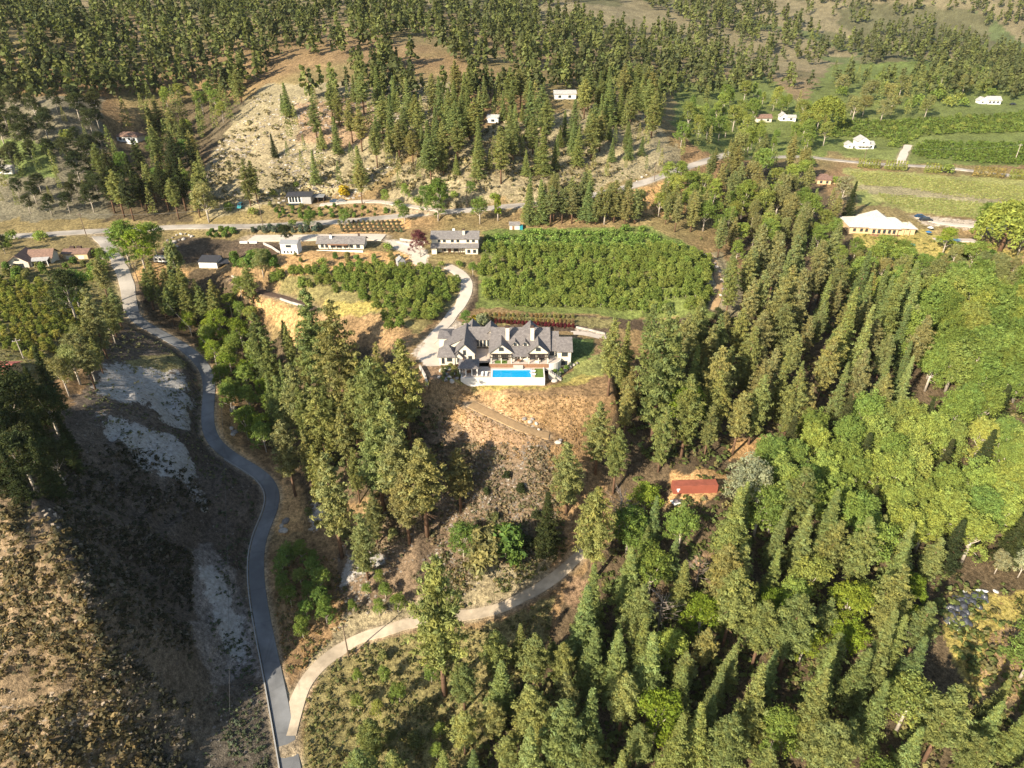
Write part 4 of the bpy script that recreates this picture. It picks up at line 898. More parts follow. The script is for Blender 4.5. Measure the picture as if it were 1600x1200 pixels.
for i, (u, v, l) in enumerate([(1508,926,'white plastic sheet at the left back of the dark heap'),(1534,925,'white plastic sheet at the middle back of the dark heap, the widest one'),(1557,925,'white plastic bundle at the right end of the heap'),(1496,983,'pale plastic bundle at the front tip of the dark heap')]):
    p = G(u, v); rock('tarp_sheet', p + Vector((0,0,.2)), (1.5 if i == 1 else 1.0, .7, .4), 'tarp_white', l, 'tarp', None, i+1, rr.uniform(0, 3))
ROCKS = _r0; ROCKM = {}
HP.sort(key=lambda q: q[1])
for i, q in enumerate(HP): q[3]['label'] = 'crumpled dark grey plastic bundle, ' + ('front' if i > 26 else 'middle' if i > 12 else 'back') + ' of the heap beside the yellow grass'
stone_spots = {'pale boulders beside the asphalt lane': [(365,640),(364,680),(440,822),(447,815),(362,670),(443,830),(366,676)],
 'boulders in the garden right of the pool terrace': [(868,588),(878,582),(884,576),(890,574),(896,571),(874,586),(883,580),(861,592),(866,596),(902,568)],
 'boulders in the garden left of the pool pavilion': [(696,586),(703,590),(709,584),(714,592),(690,580),(700,577),(720,585),(706,596),(712,578),(697,594),(686,590)],
 'rocks piled at the end of the black soil yard': [(270,372),(276,368),(283,366),(290,366),(296,368),(272,378),(280,376),(287,374),(300,370),(268,384),(275,386),(265,390),(262,376)],
 'boulders along the upper bend of the farm track': [(1118,412),(1124,425),(1128,438),(1129,452),(1126,462),(1102,400),(1093,396),(1083,393),(1120,418)],
 'rocks beside the main road behind the orchard': [(985,288),(995,284),(1003,277),(978,293),(1010,274),(967,296)],
 'pale rocks on the bank below the house': [(832,655),(828,660),(838,662),(820,655),(842,672),(872,692),(876,688)]}
BL = {}
for g_, lst in stone_spots.items():
    for i, (u, v) in enumerate(lst):
        s_ = rr.uniform(.4, .85) * (1.8 if 'lane' in g_ else 1); p = G(u, v)
        rock('boulder', p + Vector((0, 0, .2)), (s_*1.2, s_, s_*.75), 'stone' if i % 3 else 'stone_dark', g_, 'boulder', g_, i, rr.uniform(0, 3)); BL.setdefault(g_, []).append((u, v, s_, COL.objects[-1]))
def wall_line(pl, h, th, m, name, label, cat):
    q = densify(pl, 5); P = [G(*p) for p in q]; mb = MB()
    for a, b in zip(P[:-1], P[1:]):
        d = (b - a); d.z = 0; d.normalize(); nn = Vector((-d.y, d.x, 0)) * th/2
        vs = [a-nn, b-nn, b+nn, a+nn]; mb.add([(*p.xy, p.z-.4) for p in vs] + [(*p.xy, p.z+h) for p in vs], [(0,3,2,1),(4,5,6,7),(0,1,5,4),(1,2,6,5),(2,3,7,6),(3,0,4,7)])
    tag(mb.build(name, M[m]), label, cat)
wall_line([(412,382),(425,388),(438,397)], 1.0, .3, 'concrete', 'retaining_wall', 'pale concrete retaining wall slanting down to the small white building', 'wall')
wall_line([(255,392),(266,384),(276,379)], .8, .3, 'concrete', 'retaining_wall', 'low pale wall on the black soil above the camper van', 'wall')
wall_line([(438,468),(455,474),(470,478),(486,484)], .7, .5, 'stone', 'stone_wall', 'pale stone edging on top of the orange bank', 'wall')
wall_line([(362,432),(376,438),(392,444)], .6, .4, 'stone', 'stone_wall', 'low stone edging behind the shed', 'wall')
wall_line([(625,375),(645,378),(664,380)], .8, .4, 'stone', 'stone_wall', 'pale stone terrace wall left of the purple tree', 'wall')
wall_line([(620,379),(640,384),(660,387)], .7, .4, 'stone', 'stone_wall', 'lower pale stone wall left of the purple tree', 'wall')
wall_line([(900,512),(925,517),(945,522)], .5, .5, 'stone', 'stone_wall', 'pale stone edging behind the right wing of the mansion', 'wall')
wall_line([(656,575),(664,590),(668,603)], 1.2, .5, 'stone', 'stone_wall', 'curved pale retaining wall left of the mansion garden', 'wall')
for i, (u, v) in enumerate([(381,380),(396,380)]):
    p = G(u, v); o = bx(-1.6, 1.6, -.4, .4, 0, .8).build('concrete_block', M['white'], loc=tuple(p)); tag(o, ('left', 'right')[i] + ' one of two white concrete blocks on the black soil yard', 'block')
ORD = ['', 'second ', 'third ', 'fourth ', 'fifth ', 'sixth ', 'seventh ', 'eighth ', 'ninth ', 'tenth ', 'eleventh ', 'twelfth ', 'thirteenth ']
for g_, L_ in BL.items():
    L_.sort(key=lambda q: q[0]); w0 = 'rock' if g_.split()[0] == 'rocks' or 'rocks' in g_ else 'boulder'; rest = g_.replace('pale ', '').split(' ', 1)[1]
    for i, q in enumerate(L_): q[3]['label'] = (f'leftmost {w0} {rest}' if i == 0 else f'rightmost {w0} {rest}' if i == len(L_)-1 else f'{ORD[i]}{w0} from the left {rest}')
# stacked sacks and timber on the black yard
for i, (u, v, l) in enumerate([(1640/8, 0, '')][:0]): pass
# ---------------------------------------------------------------- foliage meshes
def cloud(C, Rr, per, size, rng, flat=1.0, tint=None, jit=.6, up=.15, elong=1.0, inner=.45):
    """leaf-sized faces spread over clumps: C (n,3) centres, Rr (n,) radii"""
    n = len(C); d = rng.normal(size=(n, per, 3)); d /= np.linalg.norm(d, axis=2, keepdims=True)
    low = d[..., 2] < -.35; d[..., 2] = np.where(low, -d[..., 2], d[..., 2])
    rad = Rr[:, None, None] * rng.uniform(inner, 1.12, (n, per, 1)); p = C[:, None, :] + d * rad * np.array([1, 1, flat])
    nr = d + rng.normal(size=d.shape) * jit; nr[..., 2] += up; nr /= np.linalg.norm(nr, axis=2, keepdims=True)
    a = np.cross(nr, rng.normal(size=d.shape)); a /= np.linalg.norm(a, axis=2, keepdims=True); b = np.cross(nr, a)
    s = size * rng.uniform(.6, 1.35, (n, per, 1)); a = a * s * elong; b = b * s * .75 / elong
    V = np.stack([p - a, p - b*.9, p + a, p + b*.9], 2).reshape(-1, 3); Q = np.arange(n*per*4).reshape(-1, 4)
    ct = (rng.uniform(.72, 1.22, (n, 1, 1)) if tint is None else tint[:, None, None]) * rng.uniform(.82, 1.18, (n, per, 1))
    hue = rng.uniform(-.08, .08, (n, 1, 1)); col = np.concatenate([ct*(1+hue), ct, ct*(1-hue*1.5)], 2)
    col = np.repeat(col.reshape(-1, 3), 4, 0)
    return V, Q, np.clip(col, 0, 3)
def tube_np(pts, rads, n=6):
    mb = MB().tube(pts, rads, n, cap=False); return mb.v, mb.f
def trunk_mesh(name, segs, m):
    mb = MB()
    for pts, rads, n in segs: mb.tube(pts, rads, n)
    return mb.mesh(name, M[m], True)
def conifer(seed, H=25.0, kind='pine'):
    rng = np.random.default_rng(seed); rr = random.Random(seed); C = []; Rr = []; segs = []
    lean = rng.normal(0, .012, 2) * H; tp = lambda z: np.array([lean[0]*(z/H)**2, lean[1]*(z/H)**2, z])
    segs.append(([tp(-.8), tp(H*.3), tp(H*.65), tp(H*.97)], [.42, .33, .2, .05], 7))
    z0 = H * (rr.uniform(.12, .30) if kind == 'pine' else rr.uniform(.05, .12)); Rm = H * (rr.uniform(.125, .165) if kind == 'pine' else rr.uniform(.15, .185))
    nl = 27 if kind == 'pine' else 32; ang = rr.uniform(0, 6)
    for li in range(nl):
        f = (li + .5) / nl; z = z0 + (H*.98 - z0) * f
        if kind == 'pine': prof = min(1, (1 - f) * 1.9 + .12) ** .8 * (.55 + .45 * min(1, f * 4)) * rr.uniform(.7, 1.12)
        else: prof = ((1 - f) * .97 + .04) * rr.uniform(.86, 1.12)
        nb = max(3, int(7 * (prof ** .6))) + (kind != 'pine')
        for k in range(nb):
            ang += 2.4 + rr.uniform(-.3, .3)
            if kind == 'pine' and rr.random() < .12: continue
            L = Rm * prof * rr.uniform(.72, 1.15); dz = (.12 if kind == 'pine' else -.22) * L
            c0 = tp(z)
            for q in ((.95, .62), (.6, .6), (.28, .6)) if L > Rm*.55 else ((.8, .7), (.25, .6)):
                C.append(c0 + np.array([math.cos(ang)*L*q[0], math.sin(ang)*L*q[0], dz*q[0] + rr.uniform(-.2, .2)])); Rr.append(max(.42, q[1] * Rm * .36 * (0.5 + .5*prof)))
            if li % 4 == 0 and k < 3: segs.append(([c0, c0 + np.array([math.cos(ang)*L*.8, math.sin(ang)*L*.8, dz*.8])], [.09, .03], 4))
    C.append(tp(H*.99)); Rr.append(.4); C = np.array(C); Rr = np.array(Rr)
    if kind == 'pine':      # bare lower limbs
        for k in range(5):
            z = z0 * rr.uniform(.55, 1); a = rr.uniform(0, 6.3); L = rr.uniform(1, 2.4); c0 = tp(z); segs.append(([c0, c0 + np.array([math.cos(a)*L, math.sin(a)*L, .1])], [.07, .02], 4))
    V, Q, col = cloud(C, Rr, 34 if kind == 'pine' else 30, .215, rng, flat=.75 if kind == 'pine' else .45, up=.25, elong=1.35, jit=.75, inner=.2)
    return (np_mesh('crown', V, Q, [LEAF], col=col), trunk_mesh('trunk', segs, 'bark'))
def broadleaf(seed, H=14.0, wid=.34, z0f=.22, brush=0, bark='bark_pale', nlobes=9, per=28, size=.2):
    rng = np.random.default_rng(seed); rr = random.Random(seed); C = []; Rr = []; segs = []; Rm = H * wid
    segs.append(([(0,0,-.8), (0,0,H*.3), (rr.uniform(-.5,.5), rr.uniform(-.5,.5), H*.62)], [.34*H/14, .26*H/14, .12*H/14], 7))
    lobes = [(np.array([0, 0, H*.76]), Rm*.72)]
    for i in range(nlobes):
        a = 2.4*i + rr.uniform(-.4, .4); f = rr.uniform(0, 1); z = H * (z0f + .14 + (.56) * f); rad = Rm * (.68 - .38*f) * rr.uniform(.75, 1.15)
        c = np.array([math.cos(a)*rad, math.sin(a)*rad, z]); lobes.append((c, Rm * rr.uniform(.36, .52)))
        segs.append(([(0, 0, H*.28 + .2*H*f), tuple(c*.6 + np.array([0,0,H*.14])), tuple(c)], [.13*H/14, .08*H/14, .03], 5))
    for c, r in lobes:
        k = int(24 * (r / (Rm*.45)) ** 2 * .62) + 6
        d = rng.normal(size=(k, 3)); d /= np.linalg.norm(d, axis=1, keepdims=True); d[:, 2] = np.where(d[:, 2] < -.5, -d[:, 2], d[:, 2])
        pr = r * rng.uniform(.6, 1.12, (k, 1)); C.append(c + d * pr * np.array([1, 1, 1 + brush])); Rr.append(rng.uniform(.5, 1.0, k) * Rm * .22 + .12)
    C = np.concatenate(C); Rr = np.concatenate(Rr)
    V, Q, col = cloud(C, Rr, per, size, rng, flat=.85 + brush, up=.2, elong=1.2, jit=.7, inner=.3)
    return (np_mesh('crown', V, Q, [LEAF], col=col), trunk_mesh('trunk', segs, bark))
def willow(seed, H=11.0):
    rng = np.random.default_rng(seed); C = []; Rr = []
    for i in range(190):
        a = rng.uniform(0, 6.283); f = rng.uniform(0, 1) ** .5; r = H*.48*f; zt = H*(1 - .32*f*f)
        for k in range(4): C.append([math.cos(a)*r*(1+.06*k), math.sin(a)*r*(1+.06*k), max(1.0, zt - k*1.5*f - .3)]); Rr.append(.62)
    V, Q, col = cloud(np.array(C), np.array(Rr), 9, .32, rng, flat=1.7, up=0, elong=1.3)
    return (np_mesh('crown', V, Q, [LEAF], col=col), trunk_mesh('trunk', [([(0,0,-.6),(0,0,H*.5)], [.5,.3], 8)], 'bark'))
def deadtree(seed, H=14.0):
    rr = random.Random(seed); segs = [([(0,0,-.6),(0,0,H*.4),(rr.uniform(-.6,.6),rr.uniform(-.6,.6),H)], [.24,.17,.03], 6)]
    for i in range(26):
        z = H * rr.uniform(.3, .95); a = rr.uniform(0, 6.3); L = (H - z) * .35 + rr.uniform(.8, 2.2); e = (math.cos(a)*L, math.sin(a)*L, z + L*rr.uniform(.2, .9)); m_ = tuple((Vector((0,0,z)) + Vector(e)) / 2 + Vector((0,0,.3)))
        segs.append(([(0,0,z), m_, e], [.08, .05, .02], 4))
        for j in range(2):
            e2 = (e[0]+rr.uniform(-1,1), e[1]+rr.uniform(-1,1), e[2]+rr.uniform(.1,1.3)); segs.append(([m_, e2], [.04, .015], 3))
    return (None, trunk_mesh('trunk', segs, 'bark_dead'))
KINDS = {
 'pine': ('pine_tree', 25.0, [conifer(100+i, 25.0, 'pine') for i in range(6)]),
 'fir': ('fir_tree', 25.0, [conifer(200+i, 25.0, 'fir') for i in range(5)]),
 'broad': ('broadleaf_tree', 14.0, [broadleaf(300+i) for i in range(5)]),
 'cotton': ('cottonwood_tree', 20.0, [broadleaf(400+i, 20.0, .23, .10, .55, nlobes=16, size=.22, per=32) for i in range(4)]),
 'poplar': ('poplar_tree', 18.0, [broadleaf(450+i, 18.0, .13, .12, .9, nlobes=12, size=.26, per=18) for i in range(2)]),
 'willow': ('willow_tree', 11.0, [willow(500), willow(501)]),
 'dead': ('bare_tree', 14.0, [deadtree(600+i) for i in range(4)]),
 'bush': ('bush', 3.0, [broadleaf(700+i, 3.0, .55, .0, nlobes=6, per=12, size=.2) for i in range(4)]),
}
def joined(pair, name):
    """crown and trunk in one mesh, for trees too small in the photograph to show their parts"""
    cr, tr = pair; V = np.empty(len(cr.vertices)*3, np.float32); cr.vertices.foreach_get('co', V); V = V.reshape(-1, 3)
    col = np.empty(len(cr.vertices)*4, np.float32); cr.color_attributes['Col'].data.foreach_get('color', col); return V, np.arange(len(V)).reshape(-1, 4), col.reshape(-1, 4)[:, :3]
PAL = {'pine': [(.135,.145,.05), (.12,.138,.048), (.152,.148,.055), (.11,.13,.045), (.15,.16,.055)],
       'fir': [(.11,.137,.048), (.125,.148,.048), (.098,.125,.045), (.14,.158,.055)],
       'broad': [(.13,.17,.04), (.15,.19,.045), (.11,.15,.035), (.17,.19,.05)],
       'cotton': [(.185,.22,.052), (.145,.195,.048), (.18,.215,.055), (.13,.185,.045)],
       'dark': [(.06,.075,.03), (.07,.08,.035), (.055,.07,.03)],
       'olive': [(.155,.155,.06), (.155,.148,.062), (.13,.142,.055)],
       'yellow': [(.25,.28,.06), (.23,.27,.055)], 'lime': [(.22,.30,.04), (.25,.32,.05)], 'purple': [(.13,.05,.06)], 'silver': [(.30,.32,.17), (.33,.33,.19)], 'dead': [(.3,.3,.3)],
       'green': [(.098,.15,.035), (.11,.165,.04), (.125,.175,.045)], 'grass': [(.2,.2,.1)], 'red': [(.16,.05,.04), (.2,.07,.04)], 'gold': [(.42,.33,.04)], 'blue': [(.13,.17,.12), (.15,.18,.13)]}
TREES = []      # (x, y) of everything placed, for spacing
def plant(x, y, H, kind, pal, label, group=None, wide=1.0, simple=False, seed=None):
    nm, H0, vs = KINDS[kind]; cr, tr = vs[RNG.integers(len(vs))]; s_ = H / H0; z = gz(x, y) - .05
    r = empty(nm, (x, y, z), RNG.uniform(0, 6.28), label, nm.replace('_', ' '), group); r.scale = (s_*wide, s_*wide, s_)
    c = PAL[pal][RNG.integers(len(PAL[pal]))]; j = RNG.uniform(.82, 1.18) * {'pine': 1.65, 'fir': 1.6, 'olive': 1.6, 'broad': 1.5, 'cotton': 1.4, 'green': 1.4, 'lime': .85}.get(pal, 1); h = RNG.uniform(-.06, .06)
    if cr:
        o = link('crown', cr, r); o.color = (c[0]*j*(1+h), c[1]*j, c[2]*j*(1-h), 1)
    link('trunk', tr, r); TREES.append((x, y)); return r
def blocked(x, y, m=1.0):
    for (x0, x1, y0, y1, z, bl) in PADS:
        if x0-m < x < x1+m and y0-m < y < y1+m: return True
    for nm, (wd, P) in road_lines.items():
        if ((P[:, 0]-x)**2 + (P[:, 1]-y)**2).min() < (wd/2 + m)**2: return True
    return False
def project(x, y, z):
    p = np.array([x, y, z - CAMZ]); t = p[1]*CA - p[2]*SA; up = p[1]*SA + p[2]*CA; return 800 + F*x/t, 600 - F*up/t
def tree_px(u, vb, vt, kind, pal, label, group=None, wide=1.0):
    """tree whose foot shows at (u,vb) and whose top shows at height vt"""
    p = G(u, vb); k = (vt - 600) / F; z = CAMZ + p.y * -(SA + k*CA) / (CA - k*SA)
    return plant(p.x, p.y, max(2, z - p.z), kind, pal, label, group, wide)
def sites(poly, gap, tries, n_max, rng, pad=1.2, world_gap=True):
    pp = np.array(poly, float); lo, hi = pp.min(0), pp.max(0); u = rng.uniform(lo[0], hi[0], tries); v = rng.uniform(lo[1], hi[1], tries)
    k = inpoly(u, v, pp); u, v = u[k], v[k]; x, y, z = march(u, v, ground_z); out = []
    pts = np.array(TREES) if TREES else np.zeros((0, 2)); acc = []
    for a, b, uu, vv in zip(x, y, u, v):
        g = gap
        if len(pts) and (((pts - (a, b))**2).sum(1) < (g*.8)**2).any(): continue
        if acc and (((np.array(acc) - (a, b))**2).sum(1) < g*g).any(): continue
        if blocked(a, b, pad): continue
        acc.append((a, b)); out.append((a, b, uu, vv))
        if len(out) >= n_max: break
    return out
# ---------------------------------------------------------------- single trees the photograph picks out (foot u, foot v, top v)
for a in [
 (505,640,452,'pine','pine','tall slender pine, left of a close pair standing between the lane and the mansion'),
 (545,672,470,'pine','olive','tall broad pine, right of a close pair standing between the lane and the mansion'),
 (420,610,488,'pine','pine','narrow pine at the foot of the orange bank'),
 (598,735,556,'pine','pine','pine in front of the mansion garden, left of the pair at its corner'),
 (642,706,528,'pine','pine','pine nearest the left corner of the mansion pool wall'),
 (478,700,568,'pine','olive','olive pine with sparse grey lower limbs left of the tall pair'),
 (515,745,600,'pine','pine','pine in the gully directly below the tall pair'),
 (462,775,655,'pine','olive','olive pine at the second bend of the lane'),
 (535,872,708,'pine','olive','lone olive pine on the pale slope right of the lane'),
 (600,800,665,'pine','pine','pine between the gully wood and the dry hillside'),
 (668,838,684,'pine','olive','big olive pine on the dry hillside below the mansion'),
 (725,872,822,'broad','green','leafy green tree on the slope above the middle of the gravel road'),
 (760,880,838,'bush','olive','olive bush above the middle of the gravel road'), (790,872,832,'bush','green','green bush on the slope above the gravel road'),
 (120,500,428,'broad','dark','big dark leafy tree at the upper right corner of the left plantation'), (168,560,448,'pine','olive','big olive tree on the corner above the white clay cliff'), (150,610,520,'pine','olive','olive pine at the foot of the left plantation'),(90,640,540,'fir','dark','dark conifer at the left end of the cliff top'),
 (392,322,248,'pine','olive','broad pine of the pair left of the modern house'),
 (615,770,625,'pine','pine','tall pine on the left rim of the dry hillside, upper one'), (628,812,668,'pine','olive','tall olive pine on the left rim of the dry hillside, lower one'), (575,905,800,'pine','olive','slim olive pine on the pale slope above the gravel road'), (720,800,700,'pine','olive','lone sparse pine in the middle of the dry hillside'),
 (640,850,740,'pine','olive','slimmer olive pine left of the big one on the dry hillside'),
 (590,850,770,'pine','olive','small olive pine beside the pale slope'),
 (560,700,590,'pine','pine','pine at the right rim of the gully wood'),
 (885,800,690,'pine','olive','sparse olive pine on the right rim of the dry hillside'),
 (695,1085,868,'pine','pine','big pine standing in front of the gravel road'),
 (852,868,768,'fir','dark','dark fir at the right foot of the dry hillside'),
 (922,918,762,'pine','pine','tall bright pine at the right end of the gravel road'),
 (950,618,496,'pine','pine','tall pine at the right edge of the mansion lawn'),
 (1018,690,472,'pine','pine','tallest pine right of the mansion lawn'),
 (1045,640,520,'fir','fir','fir just right of the tallest pine beyond the lawn'),
 (1063,690,612,'broad','lime','lime green tree glowing among dark pines right of the mansion'),
 (930,740,630,'pine','olive','olive pine on the edge of the wood right of the orange hillside'),
 (958,770,668,'pine','pine','pine on the wood edge above the dark fir'),
 (1000,900,820,'fir','fir','small pointed fir in the gap right of the bare white branches'),
 (978,870,800,'broad','green','bright green tree beside the bare white branched tree'),
 (965,845,770,'dead','dead','bare tree with white branches below the red container wood'),
 (1160,800,722,'broad','silver','pale silvery tree right of the red container'),
 (657,402,363,'broad','purple','dark purple leaved tree at the left end of the two storey cream house'),
 (403,318,250,'pine','pine','pine standing alone left of the modern house'),
 (327,348,290,'broad','olive','round olive tree on the slope above the left end of the main road'),
 (430,247,208,'fir','dark','small dark fir alone on the bare hillside'),
 (566,318,255,'pine','pine','pine beside the drive of the modern house'),
 (538,308,292,'bush','gold','golden yellow bush behind the carport'),
 (828,352,270,'fir','fir','fir at the far left corner of the orchard'),
 (1288,200,152,'willow','yellow','big yellow weeping willow at upper right'),
 (1562,392,318,'willow','yellow','yellow green willow at the right edge beyond the pool'),
 (1534,372,320,'broad','green','green tree on the left side of the yellow green willow'),
 (1472,398,358,'broad','lime','lime green tree in front of the second pool'),
 (1312,325,278,'broad','silver','grey white tree at the corner of the vine field'),
 (1322,345,282,'fir','dark','dark fir in front of the grey white tree'),
 (1478,272,246,'broad','silver','pale flowering tree in the hedge line of the vine field'),
 (1590,398,345,'broad','green','dark green tree at the right edge in front of the willow'),
 (1592,1062,985,'broad','green','leafy green tree at the right edge beside the yellow grass'),
 (1498,404,384,'bush','green','wide green bush below the second pool'), (1514,407,393,'bush','green','rounder green bush right of the wide one below the second pool'), (1546,405,392,'bush','green','small round bush on pale ground near the right edge'),
 (606,392,372,'broad','green','green tree at the right end of the long low house'), (448,382,352,'broad','dark','dark tree behind the small white building'),
 (728,512,488,'broad','green','green tree where the drive meets the mansion yard'), (741,508,496,'bush','gold','golden yellow bush behind the left end of the mansion'), (752,510,494,'bush','silver','pale green round bush behind the mansion, right of the golden one'),
 (685,345,285,'broad','green','leafy green tree beside the main road, left of the two storey cream house'), (633,350,322,'broad','green','green tree on the near side of the main road above the terraced shrubs'),
 (667,330,292,'broad','green','leafy green tree behind the main road, upper left of the purple tree'),
 (750,350,310,'broad','green','leafy tree behind the right end of the two storey cream house'), (778,345,302,'poplar','lime','narrow bright tree beside the main road behind the orchard corner'),
 (486,360,330,'broad','green','green roadside tree above the long low house, left one'), (540,355,328,'broad','green','green roadside tree above the long low house, right one'), (458,354,336,'broad','olive','small olive roadside tree above the small white building'),
 (205,420,352,'broad','green','tall leafy tree on the right side of the lane junction, left one'), (228,424,358,'broad','lime','leafy yellow green tree on the right side of the lane junction, middle one'), (245,398,350,'broad','green','leafy tree on the right side of the lane junction, right one'),
 (288,470,372,'poplar','olive','narrow olive tree between the camper van and the shed'), (412,432,392,'broad','olive','olive tree on the bank below the small white building'),(505,416,395,'broad','green','round green tree on the orange bank, left one'),(548,420,402,'broad','green','round green tree on the orange bank, right one'),
 (170,470,402,'pine','olive','dark olive tree on the left side of the lane near the junction'), (128,490,425,'broad','green','dark green tree at the upper corner of the left plantation'),
 (240,560,0,'bush','olive','') ]:
    if a[5]: tree_px(*a, wide=1.2 if 'hillside' in a[5] else .95 if a[3] in ('pine', 'fir') else 1.1)
OPEN = [(1478,914,1600,1049),(0,436,92,548),(1044,742,1124,780),(1040,776,1078,792),(684,498,935,604),(1472,916,1568,990),(700,606,900,650),(760,650,880,690),(755,360,1110,470),(435,440,715,500),(668,345,756,400),(494,360,578,396),(436,372,472,400),
  (436,294,560,322),(178,200,222,222),(20,376,140,416),(302,392,350,424),(236,396,268,414),(1312,202,1382,234),(1330,322,1440,372),(1440,338,1560,380),(1271,260,1300,286),(1512,148,1580,166),(1186,176,1246,192),
  (868,148,900,158),(1322,264,1600,340),(640,520,690,565),(480,985,640,1040),(720,935,880,970),(1475,990,1530,1049),(762,183,784,196),(1405,222,1425,256),(1130,700,1180,716)]
for nm_ in ('asphalt_lane', 'main_road', 'village_road'):
    for u_, v_ in densify(smooth_line(ROADS[nm_][1], 1), 2):
        if nm_ == 'main_road' and not (60 < u_ < 420 or 560 < u_ < 660 or 960 < u_ < 1100): continue
        h_ = 9 if nm_ == 'asphalt_lane' else 3; OPEN.append((u_-h_, v_-h_*.6, u_+h_, v_+h_*.6))
OPEN = np.array(OPEN, float)
def hides(x, y, H, Rm):
    z = gz(x, y); u0, v0 = project(x, y, z + H*.2); u1, v1 = project(x, y, z + H*.93); t = math.hypot(y, CAMZ - z); w_ = Rm * F / t * .75
    for f in (0, .25, .5, .75, 1):
        u, v = u0 + (u1-u0)*f, v0 + (v1-v0)*f; ww = w_ * (1 - .6*f)
        if ((u+ww > OPEN[:, 0]) & (u-ww < OPEN[:, 2]) & (v > OPEN[:, 1]) & (v < OPEN[:, 3])).any(): return True
    return False
def name_them(L_, look, nm, phrase):
    """labels that single each one out by its size and place within its group; L_: (u, v, H, object)"""
    n = len(L_)
    if n == 1: L_[0][3]['label'] = f'the only {look} {nm} {phrase}'.replace('  ', ' '); del L_[0][3]['group']; return
    if n > 8:
        hs = sorted(q[2] for q in L_); us = sorted(q[0] for q in L_); vs = sorted(q[1] for q in L_); pc = lambda a, f: a[min(n-1, int(n*f))]
        for q in L_:
            sz = 'short' if q[2] < pc(hs, .33) else 'tall' if q[2] > pc(hs, .67) else 'middling'
            side = 'left' if q[0] < pc(us, .33) else 'right' if q[0] > pc(us, .67) else 'centre'; row = 'front' if q[1] > pc(vs, .67) else 'back' if q[1] < pc(vs, .33) else 'mid'
            q[3]['label'] = f'{sz} {look} {nm}, {row} {side}, {phrase}'
    used = set()
    for word, key in (('leftmost', lambda q: q[0]), ('rightmost', lambda q: -q[0]), ('nearest', lambda q: -q[1]), ('farthest', lambda q: q[1]), ('tallest', lambda q: -q[2]), ('shortest', lambda q: q[2])):
        q = min(L_, key=key)
        if id(q) in used: continue
        used.add(id(q)); q[3]['label'] = f'{word} {look} {nm} {phrase}'
def region(poly, gap, n_max, mix, hr, phrase, seed, pad=1.2, tries=4000, wide=1.0):
    """mix: list of (weight, kind, palette, look[, height factor])"""
    rng = np.random.default_rng(seed); pts = sites(poly, gap, tries, 9999, rng, pad); ws = np.array([m[0] for m in mix], float); ws /= ws.sum(); made = {}; cnt = 0
    for (x, y, u, v) in pts:
        if cnt >= n_max: break
        k = rng.choice(len(mix), p=ws); kind, pal, look = mix[k][1:4]; H = rng.uniform(*hr) * (mix[k][4] if len(mix[k]) > 4 else 1); wd = wide * rng.uniform(.9, 1.15)
        if H > 3 and hides(x, y, H, H*.17*wd): continue
        nm = KINDS[kind][0].replace('_', ' '); cnt += 1
        r = plant(x, y, H, kind, pal, f'{look} {nm} {phrase}', f'{nm}s {phrase}', wd); made.setdefault((look, nm), []).append((u, v, H, r))
    for (look, nm), L_ in made.items(): name_them(L_, look, nm, phrase)
PN = (1, 'pine', 'pine', 'olive green'); FR = (1, 'fir', 'fir', 'pointed'); CW = (1, 'cotton', 'cotton', 'yellow green'); BR = (1, 'broad', 'broad', 'leafy green'); DK = (1, 'fir', 'dark', 'dark')
def W(k, m, hm=1.0): return (k, *m[1:], hm)
# gully wood between the lane and the mansion
region([(445,560),(500,610),(560,640),(640,640),(655,700),(600,770),(560,800),(500,800),(470,760),(440,700),(415,640)], 6.5, 34, [W(3,PN), W(1,FR)], (17,29), 'in the gully between lane and mansion', 1, wide=.72)
region([(240,470),(300,460),(345,470),(345,520),(300,520),(240,500)], 4.8, 14, [W(1,PN)], (14,20), 'below the shed above the lane', 2)
region([(262,512),(345,500),(400,560),(432,640),(440,715),(395,700),(350,640),(345,590),(300,535)], 5.0, 30, [W(3,BR), W(2,(1,'broad','lime','lime green'))], (8,13), 'lining the right side of the lane bend', 3, 1.5)
region([(330,440),(400,470),(400,520),(350,490)], 4.6, 10, [W(1,PN), W(1,BR,.6)], (12,17), 'on the slope below the shed', 4)
region([(440,860),(505,870),(520,980),(480,1010),(446,960)], 3.2, 14, [W(2,(1,'broad','green','bright green')), W(1,BR)], (5,8.5), 'between the lane and the gravel road', 5, .8)
region([(540,930),(620,900),(640,950),(590,975),(545,975)], 4.0, 6, [W(1,BR)], (4,6), 'above the bend of the gravel road', 6, .8)
region([(560,1020),(660,1000),(680,1060),(700,1200),(560,1200)], 4.5, 12, [W(2,BR), W(1,(1,'bush','olive','olive'),.5)], (4,7), 'below the gravel road at the bottom', 7, .8)
# trees on the left edge
region([(0,640),(70,650),(120,700),(125,750),(90,790),(40,790),(0,760)], 4.6, 18, [W(1,(1,'fir','dark','dark green')), W(1,(1,'broad','dark','dark bushy'))], (12,18), 'on top of the left slope', 8)
region([(95,560),(150,540),(185,505),(205,500),(185,560),(135,620),(95,620)], 4.6, 12, [W(1,(1,'pine','olive','brownish olive')), W(1,(1,'broad','olive','olive'),.7)], (12,18), 'along the edge of the left plantation', 9, .8)
region([(0,375),(60,372),(90,378),(60,386),(0,400)], 5, 6, [W(1,(1,'broad','dark','dark leafy'))], (5,8), 'around the cream bungalow at left', 10)
region([(135,395),(165,408),(160,440),(120,440)], 4, 6, [W(1,BR)], (5,8), 'between the brown garage and the lane', 11)
region([(175,345),(240,345),(320,340),(330,300),(300,240),(250,190),(190,190),(165,300)], 6.5, 70, [W(3,(1,'pine','dark','dark')), W(2,PN), W(1,(1,'broad','green','leafy green'),.6)], (14,22), 'in the dark valley wood at upper left', 12, wide=1.15)
